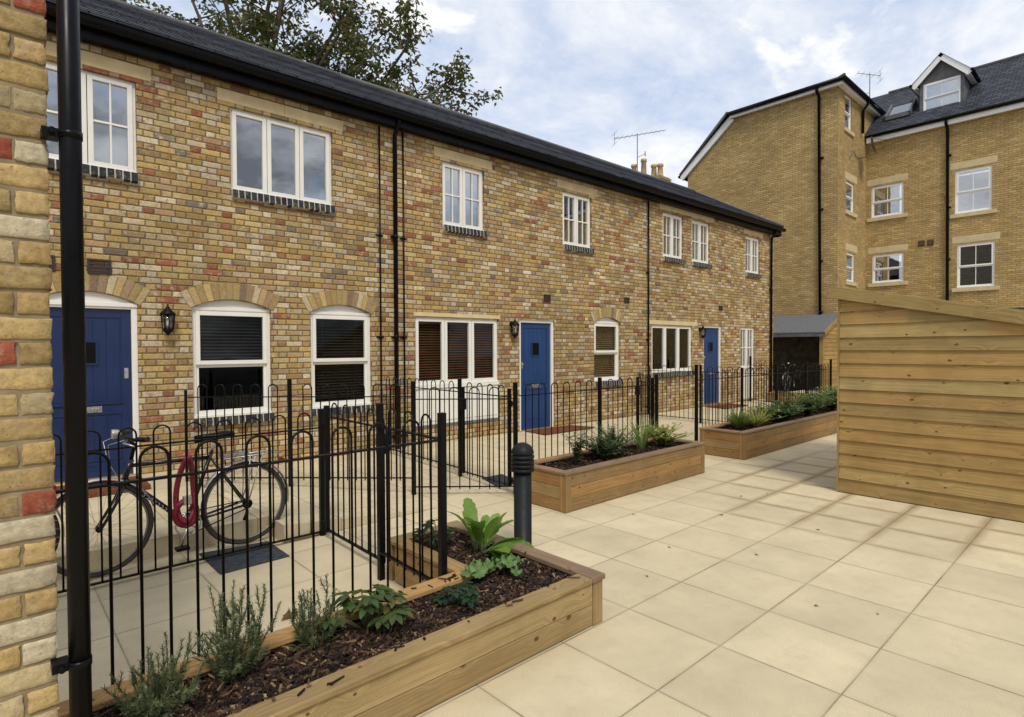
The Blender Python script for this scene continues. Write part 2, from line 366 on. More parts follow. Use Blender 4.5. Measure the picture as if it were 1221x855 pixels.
def paving():
    n = N('buff_paving'); pos = n.pos(); p = n.sep(pos)
    sx = n.math('DIVIDE', n.math('SUBTRACT', p[0], 1.715), 0.6); sy = n.math('DIVIDE', n.math('SUBTRACT', p[1], 3.322), 0.6)
    fx = n.math('FRACT', sx); fy = n.math('FRACT', sy)
    jit = n.math('MULTIPLY', n.math('SUBTRACT', n.noise(pos, 30.0, 3), 0.5), 0.004)
    ex = n.math('MULTIPLY', n.math('MINIMUM', fx, n.math('SUBTRACT', 1.0, fx)), 0.6)
    ey = n.math('MULTIPLY', n.math('MINIMUM', fy, n.math('SUBTRACT', 1.0, fy)), 0.6)
    e = n.math('ADD', n.math('MINIMUM', ex, ey), jit)
    joint = n.mr(e, 0.0025, 0.005, 1.0, 0.0)
    wn = n.n('ShaderNodeTexWhiteNoise', noise_dimensions='2D'); n.set(wn.inputs['Vector'], n.comb(n.math('FLOOR', sx), n.math('FLOOR', sy)))
    tone = n.mr(wn.outputs[0], 0, 1, 0.92, 1.06)
    sp = n.ramp(n.noise(pos, 210.0, 3, 0.7), [(0.25, (0.42, 0.34, 0.205)), (0.5, (0.585, 0.492, 0.318)), (0.75, (0.67, 0.575, 0.39))])
    cl = n.mr(n.noise(pos, 2.2, 6, 0.62), 0.3, 0.7, 0.86, 1.08)
    k = n.math('MULTIPLY', tone, cl)
    c = n.mix(1.0, sp, n.comb(k, k, k), 'MULTIPLY')
    cl2 = n.mr(n.noise(pos, 9.0, 5, 0.7), 0.54, 0.75, 0, 0.22)
    c = n.mix(cl2, c, (0.36, 0.27, 0.15))
    # brown damp stain along the joints, near the timber building
    dx = n.math('DIVIDE', n.math('SUBTRACT', p[0], 7.7), 2.55); dy = n.math('DIVIDE', n.math('SUBTRACT', p[1], 1.9), 1.75)
    rr = n.math('SQRT', n.math('ADD', n.math('MULTIPLY', dx, dx), n.math('MULTIPLY', dy, dy)))
    reg = n.mr(n.math('ADD', rr, n.math('MULTIPLY', n.math('SUBTRACT', n.noise(pos, 1.3, 3), 0.5), 0.5)), 0.85, 1.1, 1.0, 0.0)
    e2 = n.math('ADD', n.math('MINIMUM', ex, ey), n.math('MULTIPLY', n.math('SUBTRACT', n.noise(pos, 7.0, 4), 0.5), 0.05))
    stain = n.math('MULTIPLY', n.mr(e2, 0.0, 0.075, 0.62, 0.0), reg)
    c = n.mix(stain, c, (0.235, 0.15, 0.06))
    jk = n.math('MULTIPLY', joint, n.mr(n.noise(pos, 3.0, 3), 0.35, 0.65, 0.35, 0.9))
    c = n.mix(jk, c, (0.19, 0.15, 0.09))
    grime = n.math('MULTIPLY', n.mr(n.math('ADD', e, n.math('MULTIPLY', n.noise(pos, 12.0, 4), 0.03)), 0.012, 0.04, 1.0, 0.0), 0.16)
    c = n.mix(grime, c, (0.25, 0.19, 0.10))
    scuff = n.mr(n.noise(pos, 5.5, 9, 0.78), 0.52, 0.68, 0.0, 0.28); c = n.mix(scuff, c, (0.40, 0.325, 0.20))
    spot = n.mr(n.noise(pos, 26.0, 2, 0.5), 0.73, 0.77, 0.0, 0.35); c = n.mix(spot, c, (0.30, 0.24, 0.14))
    h = n.math('ADD', n.math('SUBTRACT', 1.0, joint), n.math('MULTIPLY', n.noise(pos, 260.0, 3, 0.7), 0.12))
    n.bsdf(Base_Color=c, Roughness=0.88, Specular_IOR_Level=0.25, Normal=n.bump(h, 0.5, 0.006)); return n.mat
M['paving'] = paving()
M['ground'] = plain('asphalt_ground', (0.06, 0.06, 0.058), 0.95, var=0.2, scale=3)
M['concrete'] = plain('smooth_buff_concrete', (0.42, 0.325, 0.195), 0.9, var=0.09, scale=4, spec=0.2, bumps=0.2)

def slate():
    n = N('roof_slate'); u, z = wall_uv(n)
    p = n.sep(n.pos())
    bt = n.n('ShaderNodeTexBrick'); bt.offset = 0.5
    for k, v in (('Scale', 1.0), ('Mortar Size', 0.011), ('Mortar Smooth', 0.1), ('Brick Width', 0.25), ('Row Height', 0.105)): bt.inputs[k].default_value = v
    bt.inputs['Color1'].default_value = (0.032, 0.036, 0.046, 1); bt.inputs['Color2'].default_value = (0.068, 0.073, 0.088, 1); bt.inputs['Mortar'].default_value = (0.01, 0.01, 0.012, 1)
    n.set(bt.inputs['Vector'], n.comb(u, z, 0.0))
    st = n.mr(n.noise(n.pos(), 5.0, 5), 0.3, 0.7, 0.75, 1.25)
    c = n.mix(1.0, bt.outputs['Color'], n.comb(st, st, st), 'MULTIPLY')
    saw = n.math('FRACT', n.math('DIVIDE', z, 0.105))
    h = n.math('SUBTRACT', n.math('MULTIPLY', n.math('SUBTRACT', 1.0, saw), 0.6), bt.outputs['Fac'])
    n.bsdf(Base_Color=c, Roughness=0.65, Specular_IOR_Level=0.12, Normal=n.bump(h, 0.8, 0.02)); return n.mat
M['slate'] = slate()

def leafmat(name, cols, rough=0.5, trans=0.35):
    n = N(name); isl = n.island()
    c = n.ramp(isl, [(i / max(1, len(cols) - 1), k) for i, k in enumerate(cols)])
    f = n.mr(n.noise(n.pos(), 40.0, 3), 0.3, 0.7, 0.85, 1.15)
    c = n.mix(1.0, c, n.comb(f, f, f), 'MULTIPLY')
    b = n.bsdf(Base_Color=c, Roughness=rough, Specular_IOR_Level=0.35)
    tl = n.n('ShaderNodeBsdfTranslucent'); n.set(tl.inputs[0], c)
    mx = n.n('ShaderNodeMixShader'); mx.inputs[0].default_value = trans
    n.t.links.new(b.outputs[0], mx.inputs[1]); n.t.links.new(tl.outputs[0], mx.inputs[2]); n.t.links.new(mx.outputs[0], n.out.inputs[0]); return n.mat
M['treeleaf'] = leafmat('tree_leaves', [(0.055, 0.09, 0.018), (0.10, 0.135, 0.028), (0.14, 0.13, 0.036), (0.18, 0.11, 0.04), (0.08, 0.115, 0.026), (0.06, 0.095, 0.02)], 0.5)
M['rosemary'] = leafmat('rosemary_leaves', [(0.07, 0.10, 0.035), (0.16, 0.19, 0.085), (0.10, 0.13, 0.055), (0.27, 0.29, 0.16)])
M['broad'] = leafmat('broad_leaves', [(0.10, 0.20, 0.025), (0.20, 0.33, 0.05), (0.14, 0.26, 0.035)], 0.4)
M['palmleaf'] = leafmat('palmate_leaves', [(0.035, 0.07, 0.02), (0.08, 0.12, 0.032), (0.05, 0.095, 0.026), (0.14, 0.12, 0.03)], 0.4)
M['darkleaf'] = leafmat('dark_leaves', [(0.012, 0.035, 0.014), (0.025, 0.06, 0.022), (0.018, 0.045, 0.02)], 0.35)
M['geranium'] = leafmat('lobed_leaves', [(0.10, 0.19, 0.05), (0.15, 0.25, 0.07), (0.07, 0.15, 0.04)], 0.45)
M['shrubleaf'] = leafmat('shrub_leaves', [(0.025, 0.048, 0.020), (0.05, 0.08, 0.03), (0.08, 0.115, 0.045)])
M['goldleaf'] = leafmat('gold_leaves', [(0.50, 0.48, 0.10), (0.28, 0.34, 0.07), (0.62, 0.58, 0.20), (0.20, 0.26, 0.06)])
M['grassleaf'] = leafmat('grassy_leaves', [(0.14, 0.22, 0.045), (0.28, 0.34, 0.08), (0.10, 0.17, 0.04)])
M['midleaf'] = leafmat('mid_green_leaves', [(0.045, 0.10, 0.028), (0.085, 0.16, 0.042), (0.13, 0.21, 0.06)])
M['deadleaf'] = leafmat('dead_leaf', [(0.10, 0.05, 0.025), (0.16, 0.08, 0.035)], 0.8, 0.1)
M['stem'] = plain('green_stem', (0.08, 0.10, 0.035), 0.7, var=0.15)
def mulchmat():
    n = N('bark_mulch'); isl = n.island()
    c = n.ramp(isl, [(0, (0.010, 0.0065, 0.005)), (0.45, (0.028, 0.016, 0.011)), (0.74, (0.068, 0.036, 0.021)), (0.91, (0.13, 0.072, 0.038)), (0.97, (0.25, 0.155, 0.085)), (1, (0.36, 0.25, 0.14))])
    f = n.mr(n.noise(n.pos(), 90.0, 4), 0.3, 0.7, 0.7, 1.2); c = n.mix(1.0, c, n.comb(f, f, f), 'MULTIPLY')
    n.bsdf(Base_Color=c, Roughness=0.85, Specular_IOR_Level=0.25); return n.mat
M['mulch'] = mulchmat()
M['soil'] = plain('dark_soil', (0.018, 0.011, 0.008), 0.95, var=0.3, scale=30, spec=0.1, bumps=0.8)

# ------------------------------------------------------------------ setting: ground
g = MB(); g.box(-70, 90, -70, 90, -0.5, -0.012)
tag(g.build('ground', M['ground']), kind='structure')
def gz(x, y):
    return 0.055 * max(0.0, min(1.0, (y - 5.2) / 2.4)) if x > 3.0 else 0.055 * max(0.0, min(1.0, (y - 5.2) / 2.4)) * max(0, (x - 1.8) / 1.2)
g = MB(); g.smooth = True
xs = [-4 + 0.4 * i for i in range(76)]; ys = [-6 + 0.4 * i for i in range(29)] + [5.2 + 0.3 * i for i in range(1, 11)]
ids = [[g.vert(x, y, gz(x, y)) for x in xs] for y in ys]
for j in range(len(ys) - 1):
    for i in range(len(xs) - 1): g.face((ids[j][i], ids[j][i + 1], ids[j + 1][i + 1], ids[j + 1][i]))
tag(g.build('courtyard_paving', M['paving']), kind='structure')
# raised landing and ramp before the first door
g = MB()
zt = 0.15
g.prism([(-2.5, 5.16, 0.002), (1.80, 5.16, 0.002), (1.80, 8.2, 0.002), (-2.5, 8.2, 0.002)], (0, 0, zt))
g.mi = 0
A = [(1.803, 4.80, 0.002), (1.803, 8.2, 0.002), (1.803, 8.2, zt + .002), (1.803, 4.80, zt + .002)]
B = [(3.35, 4.80, 0.004), (3.35, 8.2, 0.012)]
g.poly(A); g.poly([A[3], A[2], B[1], B[0]]); g.poly([A[0], A[3], B[0]]); g.poly([A[1], B[1], A[2]])
tag(g.build('entrance_landing', M['paving']), kind='structure')

# ------------------------------------------------------------------ houses
HP = Vector((0, 7.95, 0)); HA = -0.02
HC, HS = math.cos(HA), math.sin(HA)
def hxf(u, y, z): return (HP.x + u * HC - y * HS, HP.y + u * HS + y * HC, z)

def wall_holes(b, u0, u1, z0, z1, holes, depth=0.11, y=0.0):
    """front face at y with rectangular holes (hu0,hu1,hz0,hz1,arch) and their reveals"""
    us = sorted({u0, u1, *[h[0] for h in holes], *[h[1] for h in holes]}); zs = sorted({z0, z1, *[h[2] for h in holes], *[h[3] for h in holes]})
    us = [u for u in us if u0 <= u <= u1]; zs = [z for z in zs if z0 <= z <= z1]
    for i in range(len(us) - 1):
        for j in range(len(zs) - 1):
            cu, cz = (us[i] + us[i + 1]) / 2, (zs[j] + zs[j + 1]) / 2
            if any(h[0] < cu < h[1] and h[2] < cz < h[3] for h in holes): continue
            b.poly([(us[i], y, zs[j]), (us[i + 1], y, zs[j]), (us[i + 1], y, zs[j + 1]), (us[i], y, zs[j + 1])])
    for h in holes:
        a, c, d, e = h[:4]; rise = h[4] if len(h) > 4 else 0
        b.poly([(a, y, d), (a, y, e), (a, y + depth, e), (a, y + depth, d)]); b.poly([(c, y, d), (c, y + depth, d), (c, y + depth, e), (c, y, e)])
        b.poly([(a, y, d), (a, y + depth, d), (c, y + depth, d), (c, y, d)])
        if not rise:
            b.poly([(a, y, e), (c, y, e), (c, y + depth, e), (a, y + depth, e)])
        else:   # spandrels and curved soffit
            n = 12; P = [(a + (c - a) * k / n, e - rise + rise * (1 - (2 * k / n - 1) ** 2)) for k in range(n + 1)]
            for (p, q) in zip(P, P[1:]):
                b.poly([(p[0], y, p[1]), (q[0], y, q[1]), (q[0], y, e), (p[0], y, e)] if True else None)
                b.poly([(p[0], y, p[1]), (p[0], y + depth, p[1]), (q[0], y + depth, q[1]), (q[0], y, q[1])])

def frame_bars(b, u0, u1, z0, z1, w, y0, y1):
    b.box(u0, u0 + w, y0, y1, z0, z1); b.box(u1 - w, u1, y0, y1, z0, z1)
    b.box(u0 + w, u1 - w, y0, y1, z0, z0 + w); b.box(u0 + w, u1 - w, y0, y1, z1 - w, z1)

def blind_slats(xf, parent, u0, u1, z0, z1, mat, y=0.19, pitch=0.042, tilt=0.5):
    b = MB(xf); z = z0
    while z < z1:
        b.obox(((u0 + u1) / 2, y, z), ((u1 - u0) / 2, 0, 0), (0, 0.022 * math.cos(tilt), 0.022 * math.sin(tilt)), (0, -0.0014 * math.sin(tilt), 0.0014 * math.cos(tilt)))
        z += pitch
    b.box(u0, u1, y - 0.02, y + 0.02, z1, z1 + 0.04)
    for k in (0.2, 0.8):
        uu = u0 + (u1 - u0) * k; b.box(uu - 0.002, uu + 0.002, y - 0.027, y - 0.025, z0, z1)
    return b.build('blind', mat, parent)

def window(parent, xf, u0, u1, z0, z1, lights, bars=(0, 0), sash=False, rise=0.0, mat='white', gl='glass_up', blind=None, ratio=None, label=None, y0=0.05, sashbars=False):
    b = MB(xf); fw = 0.045
    zt = z1 - rise
    frame_bars(b, u0, u1, z0, zt, fw, y0, y0 + 0.07)
    b.box(u0 - 0.012, u1 + 0.012, y0 - 0.03, y0 - 0.001, z0 - 0.003, z0 + 0.028)         # projecting sill nose
    panes = MB(xf)
    if rise:
        n = 10; P = [(u0 + (u1 - u0) * k / n, y0 + 0.012, zt + 0.001 + rise * (1 - (2 * k / n - 1) ** 2) * 0.98) for k in range(n + 1)]
        b.prism(P, (0, 0.05, 0))
        b.box(u0 - 0.004, u1 + 0.004, y0 - 0.012, y0 + 0.011, zt - 0.03, zt + 0.012)
    if sash:   # two panes stacked, the upper one proud
        zm = z0 + (zt - z0) * sash
        frame_bars(b, u0 + fw, u1 - fw, zm - 0.025, zt - fw, 0.05, y0 - 0.012, y0 + 0.035)
        frame_bars(b, u0 + fw, u1 - fw, z0 + fw, zm - 0.026, 0.038, y0 + 0.022, y0 + 0.06)
        panes.box(u0 + fw + .03, u1 - fw - .03, y0 + 0.012, y0 + 0.018, zm, zt - fw - .02)
        panes.box(u0 + fw + .02, u1 - fw - .02, y0 + 0.04, y0 + 0.046, z0 + fw + .02, zm - .04)
        if sashbars:
            um = (u0 + u1) / 2
            b.box(um - .011, um + .011, y0 + 0.002, y0 + 0.01, zm + 0.02, zt - fw - .045)
            b.box(um - .011, um + .011, y0 + 0.03, y0 + 0.038, z0 + fw + .036, zm - .06)
    else:
        rs = ratio or [1] * lights; tot = sum(rs); a = u0 + fw * 0.6
        W = (u1 - u0 - fw * 1.2)
        for k in range(lights):
            c = a + W * rs[k] / tot
            frame_bars(b, a + 0.004, c - 0.004, z0 + fw * 0.6, zt - fw * 0.6, 0.052, y0 - 0.014, y0 + 0.035)
            for i in range(bars[0]):
                uu = a + 0.056 + (c - a - 0.112) * (i + 1) / (bars[0] + 1)
                b.box(uu - 0.010, uu + 0.010, y0 - 0.006, y0 + 0.014, z0 + fw * .6 + .05, zt - fw * .6 - .05)
            for j in range(bars[1]):
                zz = z0 + (zt - z0) * (j + 1) / (bars[1] + 1)
                b.box(a + 0.056, c - 0.056, y0 - 0.008, y0 + 0.012, zz - 0.012, zz + 0.012)
            panes.box(a + 0.04, c - 0.04, y0 + 0.016, y0 + 0.022, z0 + fw * .6 + .03, zt - fw * .6 - .03)
            if k < lights - 1: # hinge pins
                pass
            a = c
    o = b.build('window', M[mat], parent, bevel=0.003)
    if label: o['label'] = label
    panes.build('pane', M[gl], o)
    if blind == 'net':
        c = MB(xf); c.box(u0 + .05, u1 - .05, y0 + 0.13, y0 + 0.135, z0 + .04, zt - .04); c.build('blind', M['net'], o)
    elif blind:
        blind_slats(xf, o, u0 + .06, u1 - .06, z0 + .05 + (blind[1] if len(blind) > 1 else 0), zt - .09, M[blind[0]], y=y0 + 0.10)
    return o

def lintel(parent, xf, u0, u1, z0=4.785, z1=4.935, mat='sandstone', joints=1, label=None):
    b = MB(xf); n = joints + 1
    for k in range(n):
        a = u0 + (u1 - u0) * k / n; c = u0 + (u1 - u0) * (k + 1) / n
        b.box(a + (0.0015 if k else 0), c - (0.0015 if k < n - 1 else 0), -0.004, 0.10, z0, z1)
    return b.build('lintel', M[mat], parent, bevel=0.003)

def brick_sill(parent, xf, u0, u1, z1):
    b = MB(xf); n = max(2, round((u1 - u0) / 0.075)); s = (u1 - u0) / n
    for k in range(n):
        a = u0 + s * k
        j = R_.uniform(-.003, .003)
        b.obox((a + s / 2, 0.0, z1 - 0.055 + j * .5), (s / 2 - 0.0065, 0, 0), (0, 0.055, -0.012), (0, 0.006, 0.052))
    b2 = MB(xf); 
    o = b.build('window_sill', M['blue_brick'], parent, bevel=0.004)
    b2.obox(((u0 + u1) / 2, 0.004, z1 - 0.0565), ((u1 - u0) / 2 - .004, 0, 0), (0, 0.055, -0.012), (0, 0.006, 0.051))
    b2.build('mortar_bed', M['palemortar'], o)
    return o

def arch(parent, xf, u0, u1, zspr, rise, h=0.215):
    """rubbed voussoir arch over an opening"""
    b = MB(xf); w = u1 - u0; n = max(7, round(w / 0.066)); 
    Rr = (w * w / 4 + rise * rise) / (2 * rise); cu, cz = (u0 + u1) / 2, zspr + rise - Rr
    th = math.asin(w / 2 / Rr) * 1.06
    for k in range(n):
        a = -th + 2 * th * (k + 0.5) / n; da = th / n * 0.86
        pts = []
        for (r, t) in ((Rr + .002, a - da), (Rr + .002, a + da), (Rr + h, a + da), (Rr + h, a - da)):
            pts.append((cu + r * math.sin(t), -0.005 - R_.random() * .002, cz + r * math.cos(t)))
        y = pts[0][1]; pts = [(p[0], y, p[2]) for p in pts]
        b.prism(pts, (0, 0.02, 0))
    m = MB(xf); k = 14
    P = [(cu + (Rr + .001) * math.sin(-th + 2 * th * i / k), -0.0025, cz + (Rr + .001) * math.cos(-th + 2 * th * i / k)) for i in range(k + 1)]
    Q = [(cu + (Rr + h + .004) * math.sin(th - 2 * th * i / k), -0.0025, cz + (Rr + h + .004) * math.cos(th - 2 * th * i / k)) for i in range(k + 1)]
    o = b.build('brick_arch', M['arch_brick'], parent, bevel=0.003)
    for i in range(k): m.poly([P[i], P[i + 1], Q[k - i - 1], Q[k - i]])
    m.build('mortar_bed', M['mortar'], o)
    return o

def front_door(parent, xf, u0, u1, z0, z1, mat, rise=0.0, hinge_right=False):
    b = MB(xf); y0 = 0.03; zt = z1 - rise; fw = 0.06
    b.box(u0, u0 + fw, y0, y0 + .08, z0, zt); b.box(u1 - fw, u1, y0, y0 + .08, z0, zt); b.box(u0 + fw, u1 - fw, y0, y0 + .08, zt - fw, zt)
    if rise:
        n = 12; P = [(u0 + (u1 - u0) * k / n, y0 + 0.012, zt + 0.001 + rise * (1 - (2 * k / n - 1) ** 2) * 0.98) for k in range(n + 1)]
        b.prism(P, (0, 0.05, 0)); b.box(u0 - .004, u1 + .004, y0 - .015, y0 - .001, zt - .035, zt + .012)
    fr = b.build('door_frame', M['white'], parent, bevel=0.003)
    d = MB(xf); a, c = u0 + fw + .003, u1 - fw - .003; zb, ze = z0 + .02, zt - fw - .003
    yd = y0 + .045; zl = zb + (ze - zb) * 0.40
    d.box(a, c, yd, yd + .035, zb, ze)
    st = 0.095
    # stiles, rails and beaded boards standing proud of the slab
    d.box(a, a + st, yd - .012, yd - .001, zb, ze); d.box(c - st, c, yd - .012, yd - .001, zb, ze)
    for (p, q) in ((zb, zb + .16), (zl - .06, zl + .07), (ze - .10, ze)): d.box(a + st, c - st, yd - .012, yd - .001, p, q)
    nb = 5; w = (c - a - 2 * st - .03) / nb
    for (p, q) in ((zb + .175, zl - .075), (zl + .085, ze - .115)):
        for k in range(nb): d.box(a + st + .015 + w * k + .0012, a + st + .015 + w * (k + 1) - .0012, yd - .006, yd - .0015, p, q)
    d.box(a + st, c - st, yd - .03, yd - .013, zl + .06, zl + .085)       # weather bead
    dr = d.build('door', M[mat], parent, bevel=0.002)
    um = (a + c) / 2
    gl = MB(xf); gl.box(um - .09, um + .09, yd - .017, yd - .013, ze - .62, ze - .38); gl.build('door_window', M['plasticblack'], dr)
    gf = MB(xf); frame_bars(gf, um - .108, um + .108, ze - .638, ze - .362, .02, yd - .024, yd - .014); gf.build('door_window_frame', M[mat], dr)
    lb = MB(xf); lb.box(um - .14, um + .14, yd - .022, yd - .0125, zl - .03, zl + .04); lb.box(um - .12, um + .12, yd - .027, yd - .023, zl - .012, zl + .022)
    lb.build('letterbox', M['chrome'], dr, bevel=.002)
    hu = c - .05 if not hinge_right else a + .05
    kn = MB(xf); kn.box(hu - .02, hu + .02, yd - .02, yd - .0125, zl + .35, zl + .47); kn.tube([(hu, yd - .02, zl + .43), (hu, yd - .055, zl + .43)], .016, 10); kn.build('door_lock', M['chrome'], dr)
    t = MB(xf); t.box(u0 + .002, u1 - .002, y0 - .05, y0 + .08, z0 - .10, z0 + .018); t.build('threshold', M['brass'], dr)

def lantern(parent, xf, u, z0, z1):
    k = (z1 - z0) / 0.37; zc = z0 + 0.04 * k; y = -0.10
    b = MB(xf)
    b.tube([(u, 0.0, z1 - .10), (u, -.015, z1 - .10)], .05, 14)
    b.tube([(u, -.015, z1 - .11), (u, -.06, z1 - .06), (u, -.09, z1 - .04), (u, -.10, z1 - .06)], .008, 8)
    b.lathe([(.012, .37 * k), (.010, .345 * k), (.02, .335 * k), (.03, .31 * k), (.085, .26 * k), (.088, .25 * k), (.07, .245 * k)], (u, y, z0), 8)
    b.lathe([(.052, .075 * k), (.058, .065 * k), (.05, .045 * k), (.02, .02 * k), (.012, 0)], (u, y, z0), 8)
    for i in range(8):
        t = 2 * PI * i / 8; b.tube([(u + .056 * math.cos(t), y + .056 * math.sin(t), z0 + .07 * k), (u + .074 * math.cos(t), y + .074 * math.sin(t), z0 + .25 * k)], .006, 6)
    o = b.build('wall_lantern', M['black'], parent)
    q = MB(xf); q.lathe([(.050, .076 * k), (.068, .246 * k)], (u, y, z0), 8); q.build('lantern_glass', M['glass_lamp'], o)
    l = MB(xf); l.lathe([(.012, .08 * k), (.02, .12 * k), (.018, .17 * k), (.008, .2 * k)], (u, y, z0), 10); l.build('bulb', M['white'], o)

def airbrick(parent, xf, u, z, s=.11):
    b = MB(xf); frame_bars(b, u - s, u + s, z - s * .75, z + s * .75, .018, -.02, .0)
    for k in range(4): 
        zz = z - s * .55 + k * s * .36; b.box(u - s + .018, u + s - .018, -.016, -.002, zz, zz + s * .22)
    b.build('air_vent', plainvent, parent)
plainvent = plain('brown_vent', (0.035, 0.022, 0.018), 0.5)

def downpipe(parent, xf, u, z0, z1, r=0.034, y=-0.06, shoe=True, swan=True, name='downpipe'):
    b = MB(xf)
    top = [(u, -.20, z1 + .10), (u, -.18, z1 + .04), (u, y, z1 - .12)] if swan else [(u, y, z1)]
    b.tube(top + [(u, y, z0)], r, 14)
    for z in [z0 + .25 + 1.55 * k for k in range(4)]:
        if z < z1 - .2:
            b.tube([(u, y, z - .03), (u, y, z + .03)], r + .006, 14); b.box(u - .06, u + .06, y + .01, y + .058, z - .012, z + .012)
    return b.build(name, M['plasticblack'], parent)

def make_house(label, u0, u1, holes, last=False, first=False):
    loc = hxf(u0 if not first else 0.0, 0, 0)
    t = thing('brick_house', label, 'house', loc, HA, 'yellow brick terrace houses')
    w = MB(hxf); wall_holes(w, u0, u1, -0.2, 5.10, holes)
    D = 3.4
    ends = [(u0, -1), (u1, 1)]
    for (u, s_) in ends:
        if last and s_ == 1 or first and s_ == -1:
            w.poly([(u, 0, -.2), (u, D, -.2), (u, D, 5.10), (u, 0, 5.10)])
    w.poly([(u0, D, -.2), (u1, D, -.2), (u1, D, 5.10), (u0, D, 5.10)])
    w.build('wall', M['brick'], t)
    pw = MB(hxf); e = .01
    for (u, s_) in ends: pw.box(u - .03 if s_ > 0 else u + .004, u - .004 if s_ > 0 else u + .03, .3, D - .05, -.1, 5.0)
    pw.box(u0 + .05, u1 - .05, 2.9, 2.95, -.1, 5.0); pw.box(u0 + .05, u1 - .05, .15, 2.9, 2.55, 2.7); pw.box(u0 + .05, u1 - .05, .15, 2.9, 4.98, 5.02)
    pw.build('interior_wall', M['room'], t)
    r = MB(hxf); ze, zr, ye, yr = 5.275, 6.42, -.22, 1.70
    th = .03
    a, b = (u0 - .2 if first else u0), (u1 + .22 if last else u1)
    hipv = (u1 + .22 - 1.9) if last else u1
    F = [(a, ye, ze), (b, ye, ze), (hipv if last else b, yr, zr), (a, yr, zr)]
    nc = 13; nl = Vector((0, -(zr - ze), yr - ye)).normalized()
    def ed(t, lift): 
        y_, z_ = ye + (yr - ye) * t, ze + (zr - ze) * t; xb = b + ((hipv if last else b) - b) * t
        return (a, y_ + nl.y * lift, z_ + nl.z * lift), (xb, y_ + nl.y * lift, z_ + nl.z * lift)
    for k in range(nc):
        p0, p1 = ed(k / nc, .011 + .002 * math.sin(k * 5.1)); q0, q1 = ed((k + 1) / nc, .001); g0, g1 = ed(k / nc, .0)
        r.poly([p0, p1, q1, q0]); r.poly([g0, g1, p1, p0])
    yb = 2 * yr - ye
    r.poly([(a, yr, zr), (hipv if last else b, yr, zr), (b, yb, ze), (a, yb, ze)])
    if last: r.poly([(b, ye, ze), (b, yb, ze), (hipv, yr, zr)])
    if first: r.poly([(a, ye, ze), (a, yr, zr), (a, yb, ze)])
    # slate edge thickness at the eaves
    r.box(a, b, ye - .002, ye + .05, ze - .022, ze - .002)
    rf = r.build('roof', M['slate'], t)
    rd = MB(hxf); rd.tube([(a, yr, zr + .005), (hipv if last else b, yr, zr + .005)], .05, 8)
    if last: rd.tube([(hipv, yr, zr), (b, ye, ze + .01)], .035, 8); rd.tube([(hipv, yr, zr), (b, yb, ze + .01)], .035, 8)
    rd.build('ridge_tiles', M['lead'], rf)
    f = MB(hxf)
    bb = b - .02 if last else b
    f.box(a, bb, -.16, -.135, 5.015, 5.25); f.box(a, bb, -.134, .02, 5.03, 5.05)
    if last: f.box(bb - .025, bb - .001, -.134, yb - .1, 4.985, 5.25); f.box(u1 + .002, bb - .026, -.133, yb - .1, 5.052, 5.065)
    f.build('fascia', M['plasticblack'], t)
    gt = MB(hxf); gt.smooth = True
    n = 10; cy, cz, gr_ = -.23, 5.195, .066
    P = [(cy + gr_ * math.cos(PI + PI * k / n), cz + gr_ * 1.25 * math.sin(PI + PI * k / n)) for k in range(n + 1)]
    Q = [(cy + (gr_ - .004) * math.cos(PI + PI * k / n), cz + .003 + (gr_ - .004) * 1.25 * math.sin(PI + PI * k / n)) for k in range(n + 1)]
    for k in range(n):
        gt.poly([(a, *P[k]), (b, *P[k]), (b, *P[k + 1]), (a, *P[k + 1])]); gt.poly([(a, *Q[k]), (b, *Q[k]), (b, *Q[k + 1]), (a, *Q[k + 1])])
    for u in (a, b): gt.poly([(u, *p) for p in P])
    gt.tube([(a, cy - gr_, cz), (b, cy - gr_, cz)], .006, 6)
    k = a + .5
    while k < b:
        gt.box(k - .012, k + .012, cy - gr_ - .004, cy + gr_, cz - .078, cz - .070); k += .95
    gt.build('gutter', M['plasticblack'], t)
    return t

# house nearest the camera
FU = dict(z0=3.67, z1=4.74)
h1 = make_house('nearest brick house of the row, shade-darkened blue door behind the drainpipe', -6.0, 4.62,
    [(-.03, 1.33, 3.67, 4.74), (2.35, 3.72, 3.67, 4.74), (1.88, 2.83, .76, 2.26, .115), (3.37, 4.31, .77, 2.26, .115), (.33, 1.31, .15, 2.28, .13)], first=True)
window(h1, hxf, -.03, 1.33, 3.67, 4.74, 3, (1, 1), blind='net')
window(h1, hxf, 2.35, 3.72, 3.67, 4.74, 3, (0, 0), label='white three-light window with plain panes')
lintel(h1, hxf, -.18, 1.48); lintel(h1, hxf, 2.2, 3.88)
brick_sill(h1, hxf, -.03, 1.335, 3.665); brick_sill(h1, hxf, 2.35, 3.735, 3.665)
window(h1, hxf, 1.88, 2.83, .76, 2.26, 1, sash=.50, rise=.115, gl='glass', blind=('blindblack', .66))
window(h1, hxf, 3.37, 4.31, .77, 2.26, 1, sash=.50, rise=.115, gl='glass', blind=('blindblack', .0))
brick_sill(h1, hxf, 1.86, 2.85, .755); brick_sill(h1, hxf, 3.35, 4.33, .765)
arch(h1, hxf, 1.88, 2.83, 2.145, .115); arch(h1, hxf, 3.37, 4.31, 2.145, .115); arch(h1, hxf, .33, 1.31, 2.15, .13)
front_door(h1, hxf, .33, 1.31, .15, 2.28, 'bluedoor_shaded', .13)
lantern(h1, hxf, 1.60, 1.79, 2.16)
airbrick(h1, hxf, .95, 2.56); airbrick(h1, hxf, .45, 2.56)
downpipe(h1, hxf, 4.45, .0, 5.0, r=.014, y=-.03, swan=False, name='cable_conduit')
